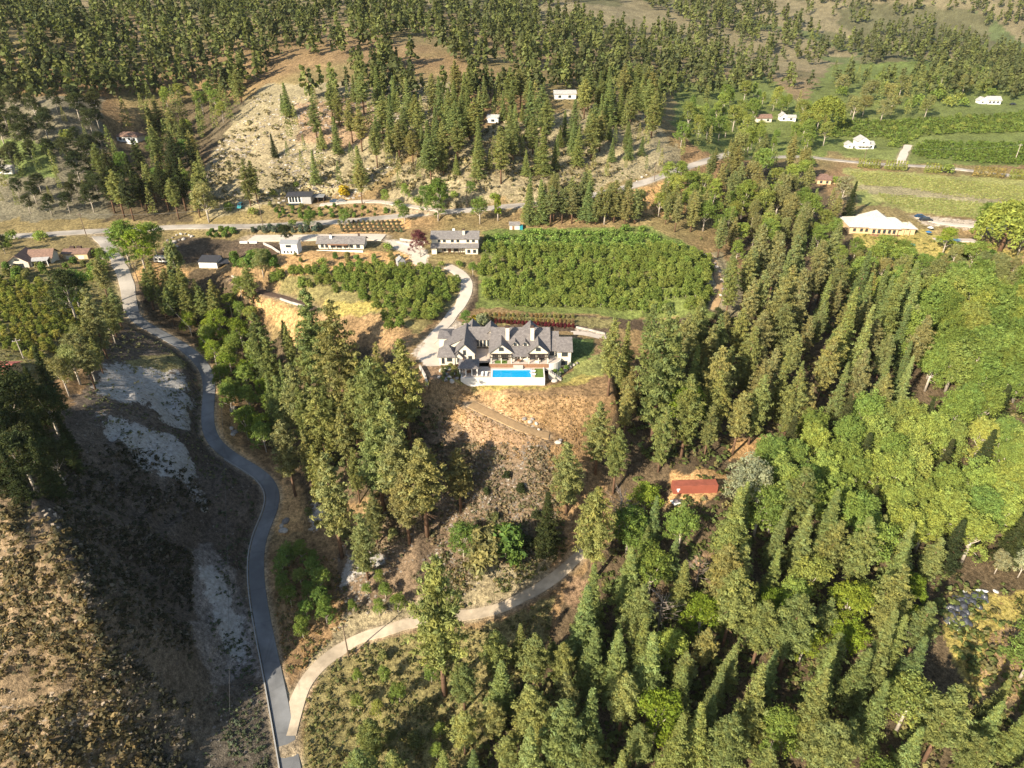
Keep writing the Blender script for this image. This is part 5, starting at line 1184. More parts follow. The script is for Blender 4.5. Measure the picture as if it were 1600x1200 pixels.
region([(220,170),(380,155),(360,200),(300,230),(240,180)], 8, 26, [W(3,PN), W(1,BR,.6)], (14,20), 'on the ridge at upper left', 13)
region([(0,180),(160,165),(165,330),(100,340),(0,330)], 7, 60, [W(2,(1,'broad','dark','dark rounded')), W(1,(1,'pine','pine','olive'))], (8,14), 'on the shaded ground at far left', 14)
# hillside pines
region([(440,170),(560,160),(600,240),(585,290),(530,300),(490,290),(450,260)], 8, 30, [W(4,PN), W(1,FR)], (9,22), 'on the bare hillside above the modern house', 15, wide=1.25)
region([(590,165),(1010,160),(1040,180),(1000,250),(900,262),(800,290),(720,285),(620,300),(600,240)], 6.6, 190, [W(3,PN), W(2,FR)], (9,23), 'in the hillside wood at top centre', 16, wide=1.25)
region([(340,330),(470,270),(560,300),(430,310),(400,345)], 9, 7, [W(1,BR,.5)], (8,14), 'on the slope left of the modern house', 17)
region([(600,322),(700,300),(790,312),(740,322),(640,330)], 6, 14, [W(1,(1,'broad','green','leafy green')), W(1,BR)], (5,8.5), 'along the far side of the main road', 18)
region([(812,345),(900,340),(1000,345),(1005,352),(812,354)], 3.8, 40, [W(3,(1,'pine','olive','olive')), W(1,FR), W(1,(1,'poplar','olive','white trunked'),.8)], (14,20), 'in the row behind the orchard', 19, wide=1.25)
region([(850,305),(905,312),(1000,318),(1000,342),(860,338)], 7, 8, [W(1,PN), W(1,(1,'cotton','olive','grey green'),.8)], (12,17), 'between the main road and the orchard', 20)
region([(900,262),(1010,240),(1080,236),(1060,256),(1000,275),(920,290)], 9, 8, [W(1,PN,.7)], (10,16), 'above the rising main road', 21)
region([(1020,300),(1060,290),(1130,280),(1160,400),(1140,420),(1110,400),(1070,380),(1030,345)], 5.8, 40, [W(2,(1,'pine','olive','olive')), W(2,BR,.7)], (12,18), 'on the slope right of the orchard', 22)
region([(1060,235),(1080,170),(1180,150),(1290,190),(1290,235),(1180,245)], 8, 66, [W(3,BR), W(2,CW,.75), W(1,PN,1.2)], (10,15), 'in the leafy wood at upper right', 23)
region([(1120,262),(1240,262),(1270,300),(1250,420),(1160,400),(1120,340)], 7.0, 46, [W(2,BR), W(2,(1,'cotton','olive','grey green'),1.1), W(2,(1,'pine','olive','olive'),1.3)], (11,17), 'between orchard slope and vine field', 24)
region([(1262,300),(1330,345),(1340,410),(1300,440),(1250,430)], 7, 22, [W(2,BR), W(2,(1,'pine','olive','olive'),1.2)], (9,14), 'left of the cream roofed house', 25)
region([(1340,395),(1430,405),(1600,435),(1600,480),(1300,480)], 6, 60, [W(3,(1,'cotton','olive','grey green')), W(1,BR), W(.4,(1,'dead','dead','grey'),.8)], (9,14), 'below the cream roofed house', 26, wide=1.2)
region([(1300,120),(1560,120),(1560,165),(1480,190),(1320,190)], 7.5, 60, [W(2,(1,'broad','olive','olive rounded')), W(1,(1,'pine','olive','dark olive'),1.4)], (10,15), 'at the far end of the green fields', 27, wide=1.2)
region([(1380,190),(1480,180),(1600,195),(1600,206),(1440,215),(1400,240),(1385,232)], 6, 40, [W(1,BR,.7)], (5,8), 'along the upper green field', 28)
region([(1240,240),(1330,255),(1310,262),(1260,262),(1330,300),(1270,300)], 7, 10, [W(1,BR,.8)], (7,11), 'around the reddish roofed house', 29)
# the big wood right of the mansion
region([(960,600),(1010,560),(1090,530),(1120,500),(1160,480),(1180,690),(1140,720),(1080,735),(1010,740),(975,700)], 6.8, 70, [W(4,PN), W(2,(1,'pine','olive','brownish olive')), W(1,FR)], (17,30), 'in the wood right of the mansion', 31, wide=.9)
region([(1130,470),(1200,455),(1300,480),(1400,500),(1420,600),(1380,680),(1200,690),(1180,600)], 6.5, 120, [W(4,FR), W(3,(1,'pine','olive','brownish olive')), W(1,PN)], (17,30), 'in the middle of the big wood', 32, wide=.9)
region([(1300,480),(1600,470),(1600,650),(1500,640),(1420,600),(1400,520)], 6.0, 110, [W(5,(1,'cotton','broad','mid green')), W(1,(1,'cotton','cotton','yellow green')), W(.3,(1,'dead','dead','white branched'))], (15,21), 'at the right edge of the big wood', 33, wide=1.25)
region([(1190,740),(1290,700),(1420,660),(1600,670),(1600,880),(1500,900),(1420,890),(1300,850),(1200,840)], 6.2, 120, [W(6,CW), W(1,(1,'cotton','broad','mid green')), W(1,(1,'fir','dark','dark'))], (15,20), 'in the bright leafy belt at right', 34, wide=1.25)
region([(950,820),(1040,800),(1050,850),(1200,820),(1420,880),(1470,920),(1460,1000),(1500,1060),(1540,1250),(800,1250),(830,1020),(900,960),(1000,930)], 6.0, 250, [W(4,FR), W(3,PN), W(1,(1,'broad','lime','lime green'),.6), W(1,BR,.7), W(.25,(1,'dead','dead','bare grey'),.7)], (15,28), 'in the near wood at bottom right', 35, wide=1.05)
region([(700,1060),(740,1010),(840,985),(900,970),(880,1060),(830,1250),(560,1250),(600,1100)], 6.5, 30, [W(2,FR), W(2,PN), W(1,BR,.6)], (11,18), 'below the gravel road at bottom centre', 36, wide=1.3)
region([(1560,960),(1620,940),(1640,1100),(1600,1100)], 5, 6, [W(1,(1,'fir','fir','mid green')), W(1,BR,.6)], (8,13), 'right of the yellow grass', 37)
region([(1530,1080),(1700,1110),(1700,1250),(1540,1250)], 6, 10, [W(1,FR)], (12,20), 'at the bottom right corner', 38)
region([(1540,895),(1640,880),(1640,918),(1560,912)], 4.5, 6, [W(1,(1,'broad','silver','pale silvery'))], (6,9), 'behind the heap of plastic', 39)
region([(1620,430),(1900,430),(2000,1250),(1640,1250),(1620,1000)], 8, 90, [W(3,CW), W(2,FR,1.2)], (14,20), 'beyond the right edge', 40, tries=3000)
region([(880,420),(720,1300),(700,1300)], 9, 1, [W(1,BR)], (5,6), 'x', 41, tries=3) if False else None
# small bushes
region([(690,575),(720,575),(722,600),(690,600)], 1.6, 14, [W(1,(1,'bush','red','reddish')), W(1,(1,'bush','olive','olive'))], (.9,1.6), 'in the garden left of the pool pavilion', 50, -9)
region([(858,578),(884,562),(892,572),(866,596)], 1.6, 10, [W(1,(1,'bush','green','green')), W(1,(1,'bush','blue','grey green'))], (.9,1.8), 'in the garden right of the pool terrace', 51, -9)
region([(420,322),(560,324),(620,334),(560,340),(440,344)], 3.0, 40, [W(2,(1,'bush','green','green')), W(1,(1,'bush','olive','olive'))], (1.2,2.4), 'on the bank below the modern house', 52, .3)
region([(395,360),(500,358),(500,364),(395,366)], 2.4, 24, [W(1,(1,'bush','blue','grey green'))], (1.8,3.0), 'in the row above the pale service drive', 53, .0)
region([(325,365),(365,362),(368,371),(328,374)], 2.6, 9, [W(1,(1,'bush','green','green'))], (2,3), 'on the island between road and black soil yard', 54, .0)
region([(362,412),(420,405),(430,420),(380,424)], 3, 12, [W(1,(1,'bush','green','green'))], (2.5,4.5), 'right of the dark roofed shed', 55, .3)
region([(415,400),(640,402),(650,418),(430,424)], 3.4, 16, [W(1,(1,'bush','green','green')), W(1,(1,'bush','olive','olive'))], (1.5,2.6), 'scattered on the orange bank', 56, .3)
region([(40,410),(160,415),(170,430),(0,440),(0,420)], 3.0, 34, [W(1,(1,'bush','green','green')), W(1,(1,'bush','olive','olive'))], (1.5,3.4), 'in the garden below the cream bungalow', 57, .2)
region([(670,405),(750,408),(760,425),(740,432),(690,420)], 3.6, 12, [W(1,(1,'broad','green','leafy green'))], (3.6,5.5), 'in front of the two storey cream house', 58, .2)
region([(500,700),(640,760),(640,850),(540,860),(470,830)], 5, 14, [W(1,(1,'bush','olive','olive'))], (1.5,3), 'on the pale slope right of the lane', 59, .4)
region([(1400,410),(1520,408),(1590,420),(1600,432),(1440,428)], 5, 12, [W(1,(1,'bush','green','green'))], (2,4), 'on the pale ground below the second pool', 60, .2)
region([(700,740),(800,720),(860,800),(820,860),(740,880)], 4.5, 9, [W(1,(1,'bush','dark','dark')), W(1,(1,'bush','olive','olive'))], (1.5,3.2), 'on the dry hillside below the mansion', 61, .4)
region([(1140,500),(1110,520),(960,590),(990,560)], 4, 8, [W(1,(1,'broad','dark','dark leafy'))], (5,7), 'behind the tall pines right of the mansion', 62, .4)
# past 300 pines: the farthest ones become one object
pn_ = [o for o in COL.objects if o.name.startswith('pine_tree') and o.type == 'EMPTY']; pn_.sort(key=lambda o: -o.scale[2] / (o.location - cam.location).length)
def midpine(seed):
    rg = np.random.default_rng(seed); C = []; Rr = []; a = 0
    for i in range(18):
        f = (i+.5)/18
        for k in range(4): a += 2.4; L = 3.6*min(1, (1-f)*1.6+.1)*rg.uniform(.6, 1.1); C.append([math.cos(a)*L*.7, math.sin(a)*L*.7, 4+20.5*f]); Rr.append(.55+1.0*(1-f))
    V, Q, col = cloud(np.array(C), np.array(Rr), 7, .5, rg, flat=.7, jit=.7); return V, Q, col
_far = [(o.location.copy(), o.scale[2], o.scale[0]) for o in pn_[296:]]; _del = []
for o in pn_[296:]: _del += list(o.children) + [o]
bl_ = [o for o in COL.objects if o.name.startswith('broadleaf_tree') and o.type == 'EMPTY']
_vis = lambda o: 1 if -60 < project(*o.location)[0] < 1660 and project(*o.location)[1] < 1300 else .3
bl_.sort(key=lambda o: -o.scale[2] * _vis(o) / (o.location - cam.location).length)
_farb = [(o.location.copy(), o.scale[2]) for o in bl_[296:]]
for o in bl_[296:]: _del += list(o.children) + [o]
for o in _del: bpy.data.objects.remove(o)
# ---------------------------------------------------------------- orchards
def orchard(poly, dx, dy, n_ind, H, phrase, rot=0, name='cherry_tree', pal='green', seed=0, sparse=.03):
    Wp = world_poly(poly); lo, hi = Wp.min(0), Wp.max(0); c, s_ = math.cos(R(rot)), math.sin(R(rot)); ctr = (lo+hi)/2; rad = max(hi-lo)*.75
    rng = np.random.default_rng(seed+900); gx, gy = np.meshgrid(np.arange(-rad, rad, dx), np.arange(-rad, rad, dy)); gx = gx + rng.uniform(0, dx, (gx.shape[0], 1)); gx = gx.ravel()+rng.normal(0,.13*dx,gx.size); gy = gy.ravel()+rng.normal(0,.09*dy,gy.size)
    X = ctr[0]+gx*c-gy*s_; Y = ctr[1]+gx*s_+gy*c; k = inpoly(X, Y, Wp) & (rng.uniform(size=X.size) > sparse); X, Y = X[k], Y[k]
    ok = [i for i in range(len(X)) if not blocked(X[i], Y[i], .8)]; X, Y = X[ok], Y[ok]; o_ = np.argsort(Y); return X[o_], Y[o_]
cherry = [broadleaf(800+i, 4.4, .58, .0, nlobes=7, per=15, size=.2) for i in range(5)]
def cherry_ind(x, y, H, label, group, pal, name='cherry_tree', cat='fruit tree'):
    cr, tr = cherry[RNG.integers(5)]; s_ = H/4.4*RNG.uniform(.85,1.15); r = empty(name, (x, y, gz(x, y)-.05), RNG.uniform(0,6.28), label, cat, group); r.scale = (s_*RNG.uniform(.92,1.12), s_, s_)
    c = PAL[pal][RNG.integers(len(PAL[pal]))]; o = link('crown', cr, r); j = RNG.uniform(.85,1.2); h = RNG.uniform(-.05, .1); j *= 1.5; o.color = (c[0]*j*(1.15+h), c[1]*j, c[2]*j, 1); link('trunk', tr, r); return r
def low_clump(seed, n, rad, per, size, flat=.8):
    rng = np.random.default_rng(seed); C = rng.normal(size=(n, 3)); C /= np.linalg.norm(C, axis=1, keepdims=True); C *= rad*.55; C[:, 2] = np.abs(C[:, 2])*flat + rad*.35
    return cloud(C, np.full(n, rad*.5), per, size, rng)
def scatter_stuff(name, X, Y, S_, T_, variants, label, cat, zoff=-.05, squash=None):
    """many small plants joined into one object"""
    rng = np.random.default_rng(len(X)+3); Vs, Cs = [], []; Z = ground_z(X, Y) + zoff; which = rng.integers(len(variants), size=len(X)); ang = rng.uniform(0, 6.283, len(X))
    for k, (V, Q, col) in enumerate(variants):
        ids = np.nonzero(which == k)[0]
        if not len(ids): continue
        c, s_ = np.cos(ang[ids])[:, None], np.sin(ang[ids])[:, None]; sc = S_[ids][:, None]; hz = sc if squash is None else sc*squash[ids][:, None]
        P = np.stack([(V[:,0]*c - V[:,1]*s_)*sc + X[ids][:,None], (V[:,0]*s_ + V[:,1]*c)*sc + Y[ids][:,None], V[:,2]*hz + Z[ids][:,None]], -1)
        Vs.append(P.reshape(-1, 3)); Cs.append((col[None]*T_[ids][:, None, :]).reshape(-1, 3))
    V = np.concatenate(Vs); o = link(name, np_mesh(name, V, np.arange(len(V)).reshape(-1, 4), [LEAF], col=np.concatenate(Cs))); o.color = (1, 1, 1, 1)
    return tag(o, label, cat, kind='stuff')
if _far:
    fx = np.array([p[0].x for p in _far]); fy = np.array([p[0].y for p in _far]); fs = np.array([p[1] for p in _far]); ps = np.array(PAL['pine'])*1.6
    scatter_stuff('far_pines', fx, fy, fs, ps[np.arange(len(fx)) % len(ps)]*np.random.default_rng(3).uniform(.82,1.18,(len(fx),1)), [midpine(i) for i in range(4)], 'farthest pines of the hillside woods', 'pines')
if _farb:
    fx = np.array([p[0].x for p in _farb]); fy = np.array([p[0].y for p in _farb]); fs = np.array([p[1] for p in _farb]) * 14/4.4; ps = np.array(PAL['broad'])*1.45
    mb_ = [low_clump(150+i, 30, 2.0, 12, .24, 1.25) for i in range(4)]
    scatter_stuff('far_broadleaf_trees', fx, fy, fs, ps[np.arange(len(fx)) % len(ps)]*np.random.default_rng(8).uniform(.82,1.18,(len(fx),1)), mb_, 'smallest and farthest leafy trees of the valley', 'trees')
ox, oy = orchard([(762,372),(870,362),(1005,362),(1070,392),(1112,412),(1108,488),(1040,492),(950,488),(860,485),(748,474),(752,430)], 3.4, 5.3, 0, 4.4, '', -3, seed=1)
lx, ly = orchard([(424,430),(450,424),(520,422),(600,420),(640,418),(705,432),(716,446),(700,480),(668,512),(600,514),(585,490),(560,466),(500,458),(420,452)], 3.4, 5.3, 0, 4.4, '', -5, seed=2)
CH = {}
n1_, n2_ = min(200, len(ox)), min(100, len(lx))
for i in range(n1_):
    ph = 'in the big cherry orchard behind the mansion'; r_ = cherry_ind(ox[i], oy[i], 3.7, 'round green cherry tree ' + ph, 'cherry trees ' + ph, 'green'); CH.setdefault(ph, []).append((*project(r_.location.x, r_.location.y, r_.location.z), r_.scale[2], r_))
for i in range(n2_):
    ph = 'in the smaller cherry orchard left of the drive'; r_ = cherry_ind(lx[i], ly[i], 3.6, 'round green cherry tree ' + ph, 'cherry trees ' + ph, 'green'); CH.setdefault(ph, []).append((*project(r_.location.x, r_.location.y, r_.location.z), r_.scale[2], r_))
for ph, L_ in CH.items(): name_them(L_, 'round green', 'cherry tree', ph)
med = [low_clump(50+i, 16, 2.3, 12, .36, 1.1) for i in range(4)]
RX = np.r_[ox[n1_:], lx[n2_:]]; RY = np.r_[oy[n1_:], ly[n2_:]]; rng = np.random.default_rng(4); pg = np.array(PAL['green'])
scatter_stuff('cherry_orchard', RX, RY, rng.uniform(.85,1.1,len(RX)), pg[rng.integers(3,size=len(RX))]*1.55*rng.uniform(.85,1.2,(len(RX),1)), med, 'far rows of green cherry trees in both orchards', 'orchard')
px_, py_ = orchard([(-20,440),(100,445),(165,490),(150,520),(100,545),(60,565),(-20,545)], 2.3, 4.0, 0, 3, '', 35, seed=3)
PL_ = []
for i in range(len(px_)):
    r_ = cherry_ind(px_[i], py_[i], 2.4, 'x', 'low fruit trees in the diagonal rows at left', 'broad', 'fruit_tree'); PL_.append((*project(px_[i], py_[i], r_.location.z), r_.scale[2], r_))
name_them(PL_, 'low olive green', 'fruit tree', 'in the diagonal rows at left')
def rows_stuff(name, poly, along, across, rot, size, tints, label, cat, seed, variants, squash=1.0, sparse=.02):
    X, Y = orchard(poly, along, across, 0, 0, '', rot, seed=seed, sparse=sparse); rng = np.random.default_rng(seed); t = np.array(tints)
    scatter_stuff(name, X, Y, rng.uniform(.8,1.2,len(X))*size, t[rng.integers(len(t),size=len(X))]*rng.uniform(.8,1.2,(len(X),1)), variants, label, cat, squash=np.full(len(X), squash))
sm = [low_clump(60+i, 5, 1.0, 8, .26) for i in range(4)]
rows_stuff('vines', [(1325,268),(1400,272),(1600,292),(1680,300),(1680,340),(1600,318),(1480,306),(1400,292),(1350,290)], 1.0, 2.3, -8, .62, [(.30,.33,.11),(.35,.35,.13)], 'rows of low vines on the far half of the big field', 'vines', 21, sm)
rows_stuff('young_vines', [(1370,302),(1480,312),(1600,322),(1600,345),(1540,344),(1440,332),(1388,318)], 1.0, 2.3, -8, .62, [(.27,.31,.10),(.31,.32,.12)], 'rows of low vines on the near half of the big field', 'vines', 22, sm)
rows_stuff('green_rows', [(1425,232),(1440,222),(1600,225),(1680,228),(1680,262),(1540,256),(1425,246)], 2.2, 4.4, -6, 1.7, [(.11,.16,.035),(.13,.18,.04)], 'dense rows of green fruit bushes at upper right', 'orchard', 23, sm)
rows_stuff('upper_green_rows', [(1290,215),(1310,190),(1400,190),(1560,180),(1680,170),(1680,205),(1440,212),(1400,235),(1390,218)], 2.4, 4.6, -6, 1.9, [(.12,.17,.04),(.14,.18,.045)], 'green bush rows behind the white gabled house', 'orchard', 24, sm)
# hedges of yellow green conifers along the village road
for i, (u0, u1, l) in enumerate([(1341,1372,'first from the left'),(1383,1414,'second from the left'),(1445,1466,'third from the left'),(1521,1566,'fourth from the left'),(1577,1600,'rightmost')]):
    a, b = G(u0, 262+(u0-1341)*.075), G(u1, 262+(u1-1341)*.075); n = max(4, int((b-a).length/1.3)); r = empty('hedge', tuple((a+b)/2), 0, f'yellow green conifer hedge along the vine field, {l}', 'hedge', 'conifer hedges along the vine field')
    rng = np.random.default_rng(i+70); C = []; Rr = []
    for k in range(n+1):
        p = a.lerp(b, k/n) - (a+b)/2
        for z in (.6, 1.7, 2.8, 3.9, 4.9): C.append([p.x, p.y, p.z+z]); Rr.append(1.05 - .12*z)
    V, Q, col = cloud(np.array(C), np.array(Rr), 34, .32, rng, flat=1.2); o = link('foliage', np_mesh('foliage', V, Q, [LEAF], col=col), r); o.color = (.24,.26,.07,1) if i != 3 else (.27,.22,.08,1)
# planter rows behind the mansion
x0 = G(756, 500); 
for row, (va, vb, pal, ua, ub, lab) in enumerate([(494,497,'olive',752,895,'tan green shrub in the back planter row behind the mansion'),(501,505,'olive',768,895,'tan green shrub in the middle planter row behind the mansion'),(505,512,'red',775,895,'dark red shrub in the front planter row behind the mansion')]):
    for i in range(21):
        f = i/20; p = G(ua+(ub-ua)*f, va+(vb-va)*f); cr, tr = KINDS['bush'][2][i % 4]; g_ = lab.replace('shrub', 'shrubs')
        o = link('shrub', cr, None, tuple(p-Vector((0,0,.2))), i*1.7, (.42,.42,.5)); c = {'olive': (.26,.22,.09), 'red': (.13,.035,.035)}[pal]; o.color = (*[q*RNG.uniform(.8,1.2) for q in c], 1); tag(o, lab, 'shrub', g_)
for row in range(4):      # terraced lavender like shrubs above the long low house
    for i in range(13):
        u = 530 + i*7.6 + row*2; v = 349 + row*4.6
        p = G(u, v); cr, tr = KINDS['bush'][2][(i+row) % 4]; o = link('shrub', cr, None, tuple(p-Vector((0,0,.2))), i*1.3, (.45,.45,.5)); o.color = (.19*RNG.uniform(.85,1.15),.185*RNG.uniform(.85,1.15),.11,1)
        tag(o, 'rounded grey green shrub in the terraced rows above the long low house', 'shrub', 'terraced shrubs above the long low house')
# ---------------------------------------------------------------- ground cover
def px_scatter(poly, n, rng):
    pp = np.array(poly, float); lo, hi = pp.min(0), pp.max(0); u = rng.uniform(lo[0], hi[0], n*2); v = rng.uniform(lo[1], hi[1], n*2); k = inpoly(u, v, pp); u, v = u[k][:n], v[k][:n]
    x, y, z = march(u, v, ground_z); ok = np.ones(len(x), bool)
    for nm, (wd, P) in road_lines.items():
        for i in range(0, len(P), 1): ok &= ((x-P[i,0])**2 + (y-P[i,1])**2) > (wd/2+.5)**2
    for (x0,x1,y0,y1,zz,bl) in PADS: ok &= ~((x>x0)&(x<x1)&(y>y0)&(y<y1))
    return x[ok], y[ok]
tiny = [low_clump(80+i, 3, .8, 4, .30, .7) for i in range(5)]
def cover(name, poly, n, smin, smax, tints, label, cat, seed, clump=None, variants=tiny):
    rng = np.random.default_rng(seed); X, Y = px_scatter(poly, n, rng)
    if clump: k = fbm(X, Y, clump, 3, seed) > rng.uniform(.3, .62, len(X)); X, Y = X[k], Y[k]
    t = np.array(tints); scatter_stuff(name, X, Y, rng.uniform(smin, smax, len(X)), t[rng.integers(len(t),size=len(X))]*rng.uniform(.7,1.25,(len(X),1)), variants, label, cat, squash=rng.uniform(.6,1,len(X)))
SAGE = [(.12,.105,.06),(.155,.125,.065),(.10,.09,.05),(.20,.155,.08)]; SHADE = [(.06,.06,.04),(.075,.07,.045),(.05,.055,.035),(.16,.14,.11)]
cover('sagebrush', [(-80,790),(0,770),(90,800),(125,860),(140,930),(160,1000),(260,1249),(-150,1249)], 3800, .4, 1.9, SAGE, 'olive and tan sagebrush on the sunlit left slope', 'sagebrush', 1, 7)
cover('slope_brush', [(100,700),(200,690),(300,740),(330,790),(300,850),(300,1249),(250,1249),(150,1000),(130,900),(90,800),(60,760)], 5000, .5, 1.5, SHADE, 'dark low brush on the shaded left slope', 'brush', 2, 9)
cover('lane_brush', [(330,740),(395,770),(400,830),(395,900),(400,1049),(430,1249),(320,1249),(320,1000),(340,860)], 900, .4, 1.1, [(.08,.10,.055),(.11,.13,.08)], 'dark green brush along the left side of the lane', 'brush', 3, 6)
cover('cliff_brush', [(150,545),(210,512),(300,565),(318,620),(318,700),(400,770),(300,740),(180,690),(130,640)], 1500, .35, 1.0, [(.10,.12,.06),(.13,.14,.08),(.2,.2,.1)], 'grey green scrub between the white clay patches', 'brush', 4, 9)
cover('hillside_scrub', [(520,860),(600,790),(680,700),(700,690),(860,700),(890,760),(870,870),(800,900),(650,955),(540,960)], 4200, .45, 1.35, [(.19,.16,.10),(.23,.19,.12),(.13,.13,.07),(.28,.22,.13)], 'dry grey scrub on the hillside below the mansion', 'scrub', 5, 8)
cover('dry_grass', [(680,625),(700,612),(900,606),(930,640),(900,720),(760,720),(700,680)], 1500, .3, .7, [(.36,.24,.12),(.40,.28,.14),(.30,.2,.11)], 'tufts of dry orange grass below the mansion lawn', 'grass', 6)
cover('hill_scrub', [(300,320),(340,230),(400,150),(720,150),(1000,150),(1040,240),(900,300),(600,300),(400,320)], 2600, .7, 2.8, [(.22,.19,.11),(.17,.16,.08),(.28,.24,.13)], 'scattered scrub over the tan hillside at the top', 'scrub', 7, 25)
cover('under_growth', [(940,640),(1110,500),(1600,440),(1620,1240),(700,1240),(900,1000),(960,850),(1000,720)], 6500, .9, 2.4, [(.12,.15,.05),(.15,.18,.06),(.10,.12,.04),(.2,.18,.08)], 'undergrowth on the floor of the right hand wood', 'undergrowth', 8, 14)
cover('gully_growth', [(240,450),(400,450),(440,560),(560,560),(660,600),(660,700),(600,780),(480,790),(430,700),(350,600),(300,530)], 1700, .7, 1.8, [(.08,.10,.04),(.11,.13,.05),(.14,.13,.06)], 'undergrowth in the gully right of the lane', 'undergrowth', 9, 12)
cover('verge_brush', [(430,860),(520,870),(560,960),(480,1040),(450,1060),(430,960)], 500, .4, 1.1, [(.14,.15,.06),(.2,.17,.08),(.26,.17,.08)], 'brush between the lane and the gravel road', 'brush', 10)
cover('bottom_brush', [(480,1060),(560,1010),(780,975),(860,935),(860,1020),(700,1240),(470,1240)], 1300, .5, 1.3, [(.15,.15,.06),(.12,.13,.05),(.2,.17,.08)], 'olive brush below the gravel road', 'brush', 11)
cover('bank_grass', [(60,420),(180,420),(200,450),(160,540),(0,640),(0,420)], 900, .35, .9, [(.17,.17,.06),(.22,.19,.08)], 'rough grass in the left plantation', 'grass', 12)
cover('roadside_scrub', [(330,345),(560,330),(800,305),(960,270),(1090,262),(1100,380),(1010,340),(800,330),(600,350),(560,320)], 1300, .4, 1.2, [(.15,.16,.06),(.2,.18,.08),(.12,.14,.05)], 'scrub along the main road', 'scrub', 13, 12)
cover('yard_grass', [(1340,360),(1600,395),(1620,432),(1300,440),(1290,400)], 700, .4, 1.1, [(.2,.2,.07),(.15,.17,.06)], 'rough grass round the cream roofed house', 'grass', 14)
cover('tall_grass', [(1470,980),(1530,930),(1640,925),(1680,1100),(1520,1100)], 900, .25, .6, [(.36,.31,.09),(.3,.27,.08),(.28,.2,.1)], 'yellow grass beside the heap of plastic', 'grass', 15)
cover('slope_green', [(690,850),(760,790),(870,790),(890,870),(830,905),(760,945),(680,955)], 1300, .5, 1.5, [(.10,.12,.05),(.14,.15,.06),(.17,.14,.06)], 'green brush above the gravel road', 'brush', 16, 9)
cover('verge_scrub', [(560,560),(640,610),(700,650),(690,720),(600,780),(560,800)], 700, .5, 1.4, [(.10,.10,.05),(.14,.13,.06)], 'scrub at the left rim of the dry hillside', 'scrub', 17, 9)
# far woods and fields beyond the top edge of the photograph
rng = np.random.default_rng(77)
def far_pts(n, x0, x1, y0, y1, thr, sc, seed):
    X = rng.uniform(x0, x1, n); Y = y0 + (y1-y0)*rng.uniform(0,1,n)**1.5; k = (fbm(X, Y, sc, 3, seed) > thr) & (np.abs(X) < .9*Y+120); return X[k], Y[k]
def lowpine(seed):
    rg = np.random.default_rng(seed); C = []; Rr = []
    for i in range(5):
        f = (i+.5)/5
        for k in range(2): a = rg.uniform(0,6.28); C.append([math.cos(a)*1.6*(1-f), math.sin(a)*1.6*(1-f), 2+12*f]); Rr.append(2.8*(1.05-f))
    return cloud(np.array(C), np.array(Rr), 5, 1.35, rg, flat=.8)
lp = [lowpine(i) for i in range(4)]; X, Y = far_pts(24000, -2000, 2000, 395, 2300, .45, 150, 5); Xb, Yb = far_pts(16000, -900, 900, 395, 1000, .46, 110, 15); X = np.r_[X, Xb]; Y = np.r_[Y, Yb]; pm_ = rng.permutation(len(X)); X = X[pm_]; Y = Y[pm_]
uu = project(X, Y, ground_z(X, Y)); PXY = np.array(TREES)
keep = []
for i in range(len(X)):
    t = 0
    p = np.array([X[i], Y[i]]); keep.append((uu[1] if False else True) and not (((PXY-p)**2).sum(1) < 36).any() and not (Y[i] < 560 and -60 < X[i]*1.0 < -60) )
keep = np.array(keep)
V_ = np.array([project(a, b, c)[1] for a, b, c in zip(X, Y, ground_z(X, Y))]); keep &= V_ < 158
for s__ in SITES.values(): keep &= ~((np.abs(X-s__.x) < 14) & (np.abs(Y-s__.y-4) < 14))
for s__ in SITES.values():   # keep the view on the far houses open
    keep &= ~((np.abs(X/Y-s__.x/s__.y) < .02) & (Y < s__.y) & (Y > 395))
X, Y = X[keep][:9500], Y[keep][:9500]
tp_ = np.array([(.09,.105,.045),(.11,.12,.05),(.13,.15,.05),(.15,.17,.06)])
scatter_stuff('far_wood', X, Y, rng.uniform(.7,1.3,len(X)), tp_[rng.integers(4,size=len(X))]*rng.uniform(.8,1.2,(len(X),1)), lp, 'woods on the far hills beyond the valley', 'wood')

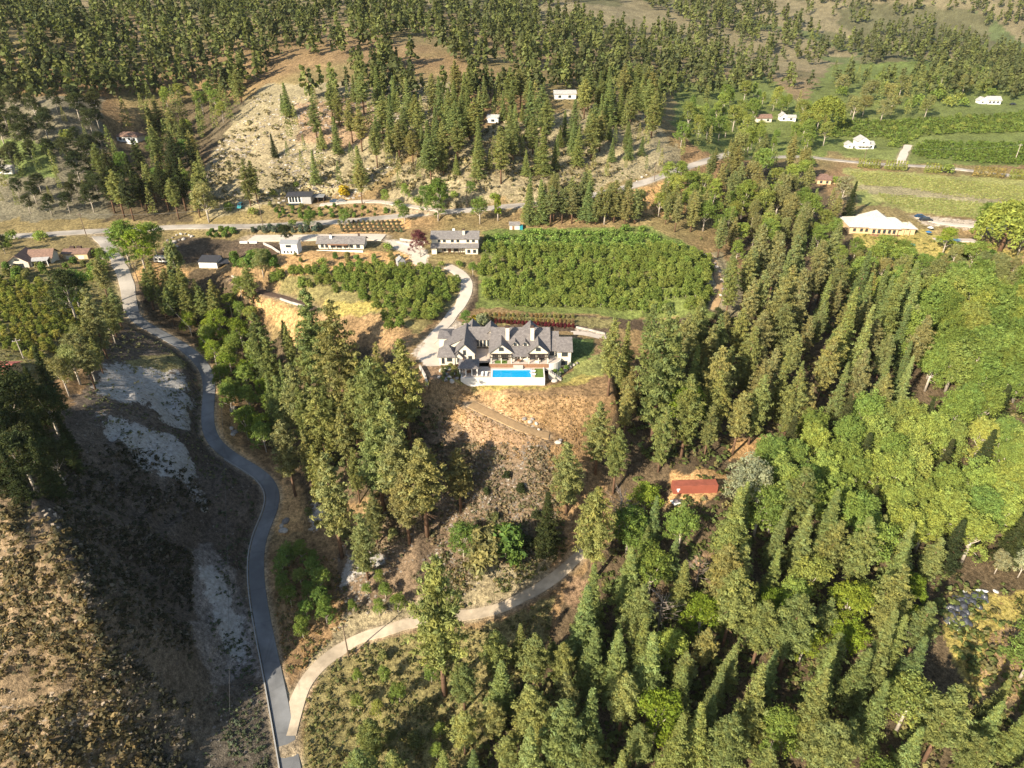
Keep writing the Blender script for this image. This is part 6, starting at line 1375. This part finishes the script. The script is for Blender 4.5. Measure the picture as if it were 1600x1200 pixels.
# ---------------------------------------------------------------- loose stones on the slopes
STN = bpy.data.materials.new('scree'); STN.use_nodes = True; q_ = STN.node_tree; a_ = q_.nodes.new('ShaderNodeAttribute'); a_.attribute_name = 'Col'; q_.links.new(a_.outputs['Color'], q_.nodes['Principled BSDF'].inputs['Base Color']); q_.nodes['Principled BSDF'].inputs['Roughness'].default_value = .95
def chip(seed):
    rg = np.random.default_rng(seed); b = np.array([(-1,-1,-.6),(1,-1,-.6),(1,1,-.6),(-1,1,-.6),(-1,-1,.6),(1,-1,.6),(1,1,.6),(-1,1,.6)], float) * .5 * rg.uniform(.5, 1.1, (8, 3))
    f = [(4,5,6,7),(0,1,5,4),(1,2,6,5),(2,3,7,6),(3,0,4,7)]; V = np.array([b[i] for q in f for i in q]); return V, np.arange(20).reshape(-1, 4), np.ones((20, 3))
chips = [chip(i) for i in range(6)]
def stones(name, poly, n, smin, smax, tints, label, seed, clump=8):
    LF = globals()['LEAF']; globals()['LEAF'] = STN
    cover(name, poly, n, smin, smax, tints, label, 'stones', seed, clump, chips); globals()['LEAF'] = LF
GR = [(.36,.32,.27),(.28,.25,.22),(.45,.41,.36),(.2,.18,.16)]
stones('hillside_stones', [(520,870),(600,780),(690,690),(860,690),(880,760),(860,870),(800,900),(650,955),(540,960)], 2200, .3, .9, [(.25,.22,.18),(.2,.175,.145),(.32,.28,.23),(.15,.13,.11)], 'grey rubble over the dry hillside below the mansion', 41)
stones('slope_stones', [(130,560),(200,530),(310,580),(318,690),(400,770),(400,1049),(420,1240),(250,1240),(140,900),(90,760)], 1500, .2, .6, [(.17,.15,.13),(.12,.105,.09)], 'loose stones on the shaded left slope', 42)  # stone tints darkened as well, putting shade into their colour
stones('hill_stones', [(300,320),(340,230),(400,150),(700,150),(620,260),(560,310),(400,320)], 2500, .5, 1.6, GR, 'rubble on the tan hillside at the top', 43, 20)
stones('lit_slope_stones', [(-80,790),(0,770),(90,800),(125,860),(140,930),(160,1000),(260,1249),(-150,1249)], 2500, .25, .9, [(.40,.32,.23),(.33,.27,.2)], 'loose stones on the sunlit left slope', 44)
_tot = sum(len(m.loops) - 2*len(m.polygons) for m in bpy.data.meshes if m.users); print('TRIS', _tot)

# ---------------------------------------------------------------- thin summer haze over the whole valley
hz = MB().box(-3400, 3400, -500, 3700, -140, 640).build('haze', [])
hm = bpy.data.materials.new('haze'); hm.use_nodes = True; ht = hm.node_tree
for n_ in list(ht.nodes): ht.nodes.remove(n_)
ho = ht.nodes.new('ShaderNodeOutputMaterial'); hv_ = ht.nodes.new('ShaderNodeVolumePrincipled'); hv_.inputs['Color'].default_value = (.86, .90, .95, 1); hv_.inputs['Density'].default_value = .000035; hv_.inputs['Anisotropy'].default_value = .3
ht.links.new(hv_.outputs[0], ho.inputs['Volume']); hz.data.materials.append(hm); tag(hz, kind='stuff')
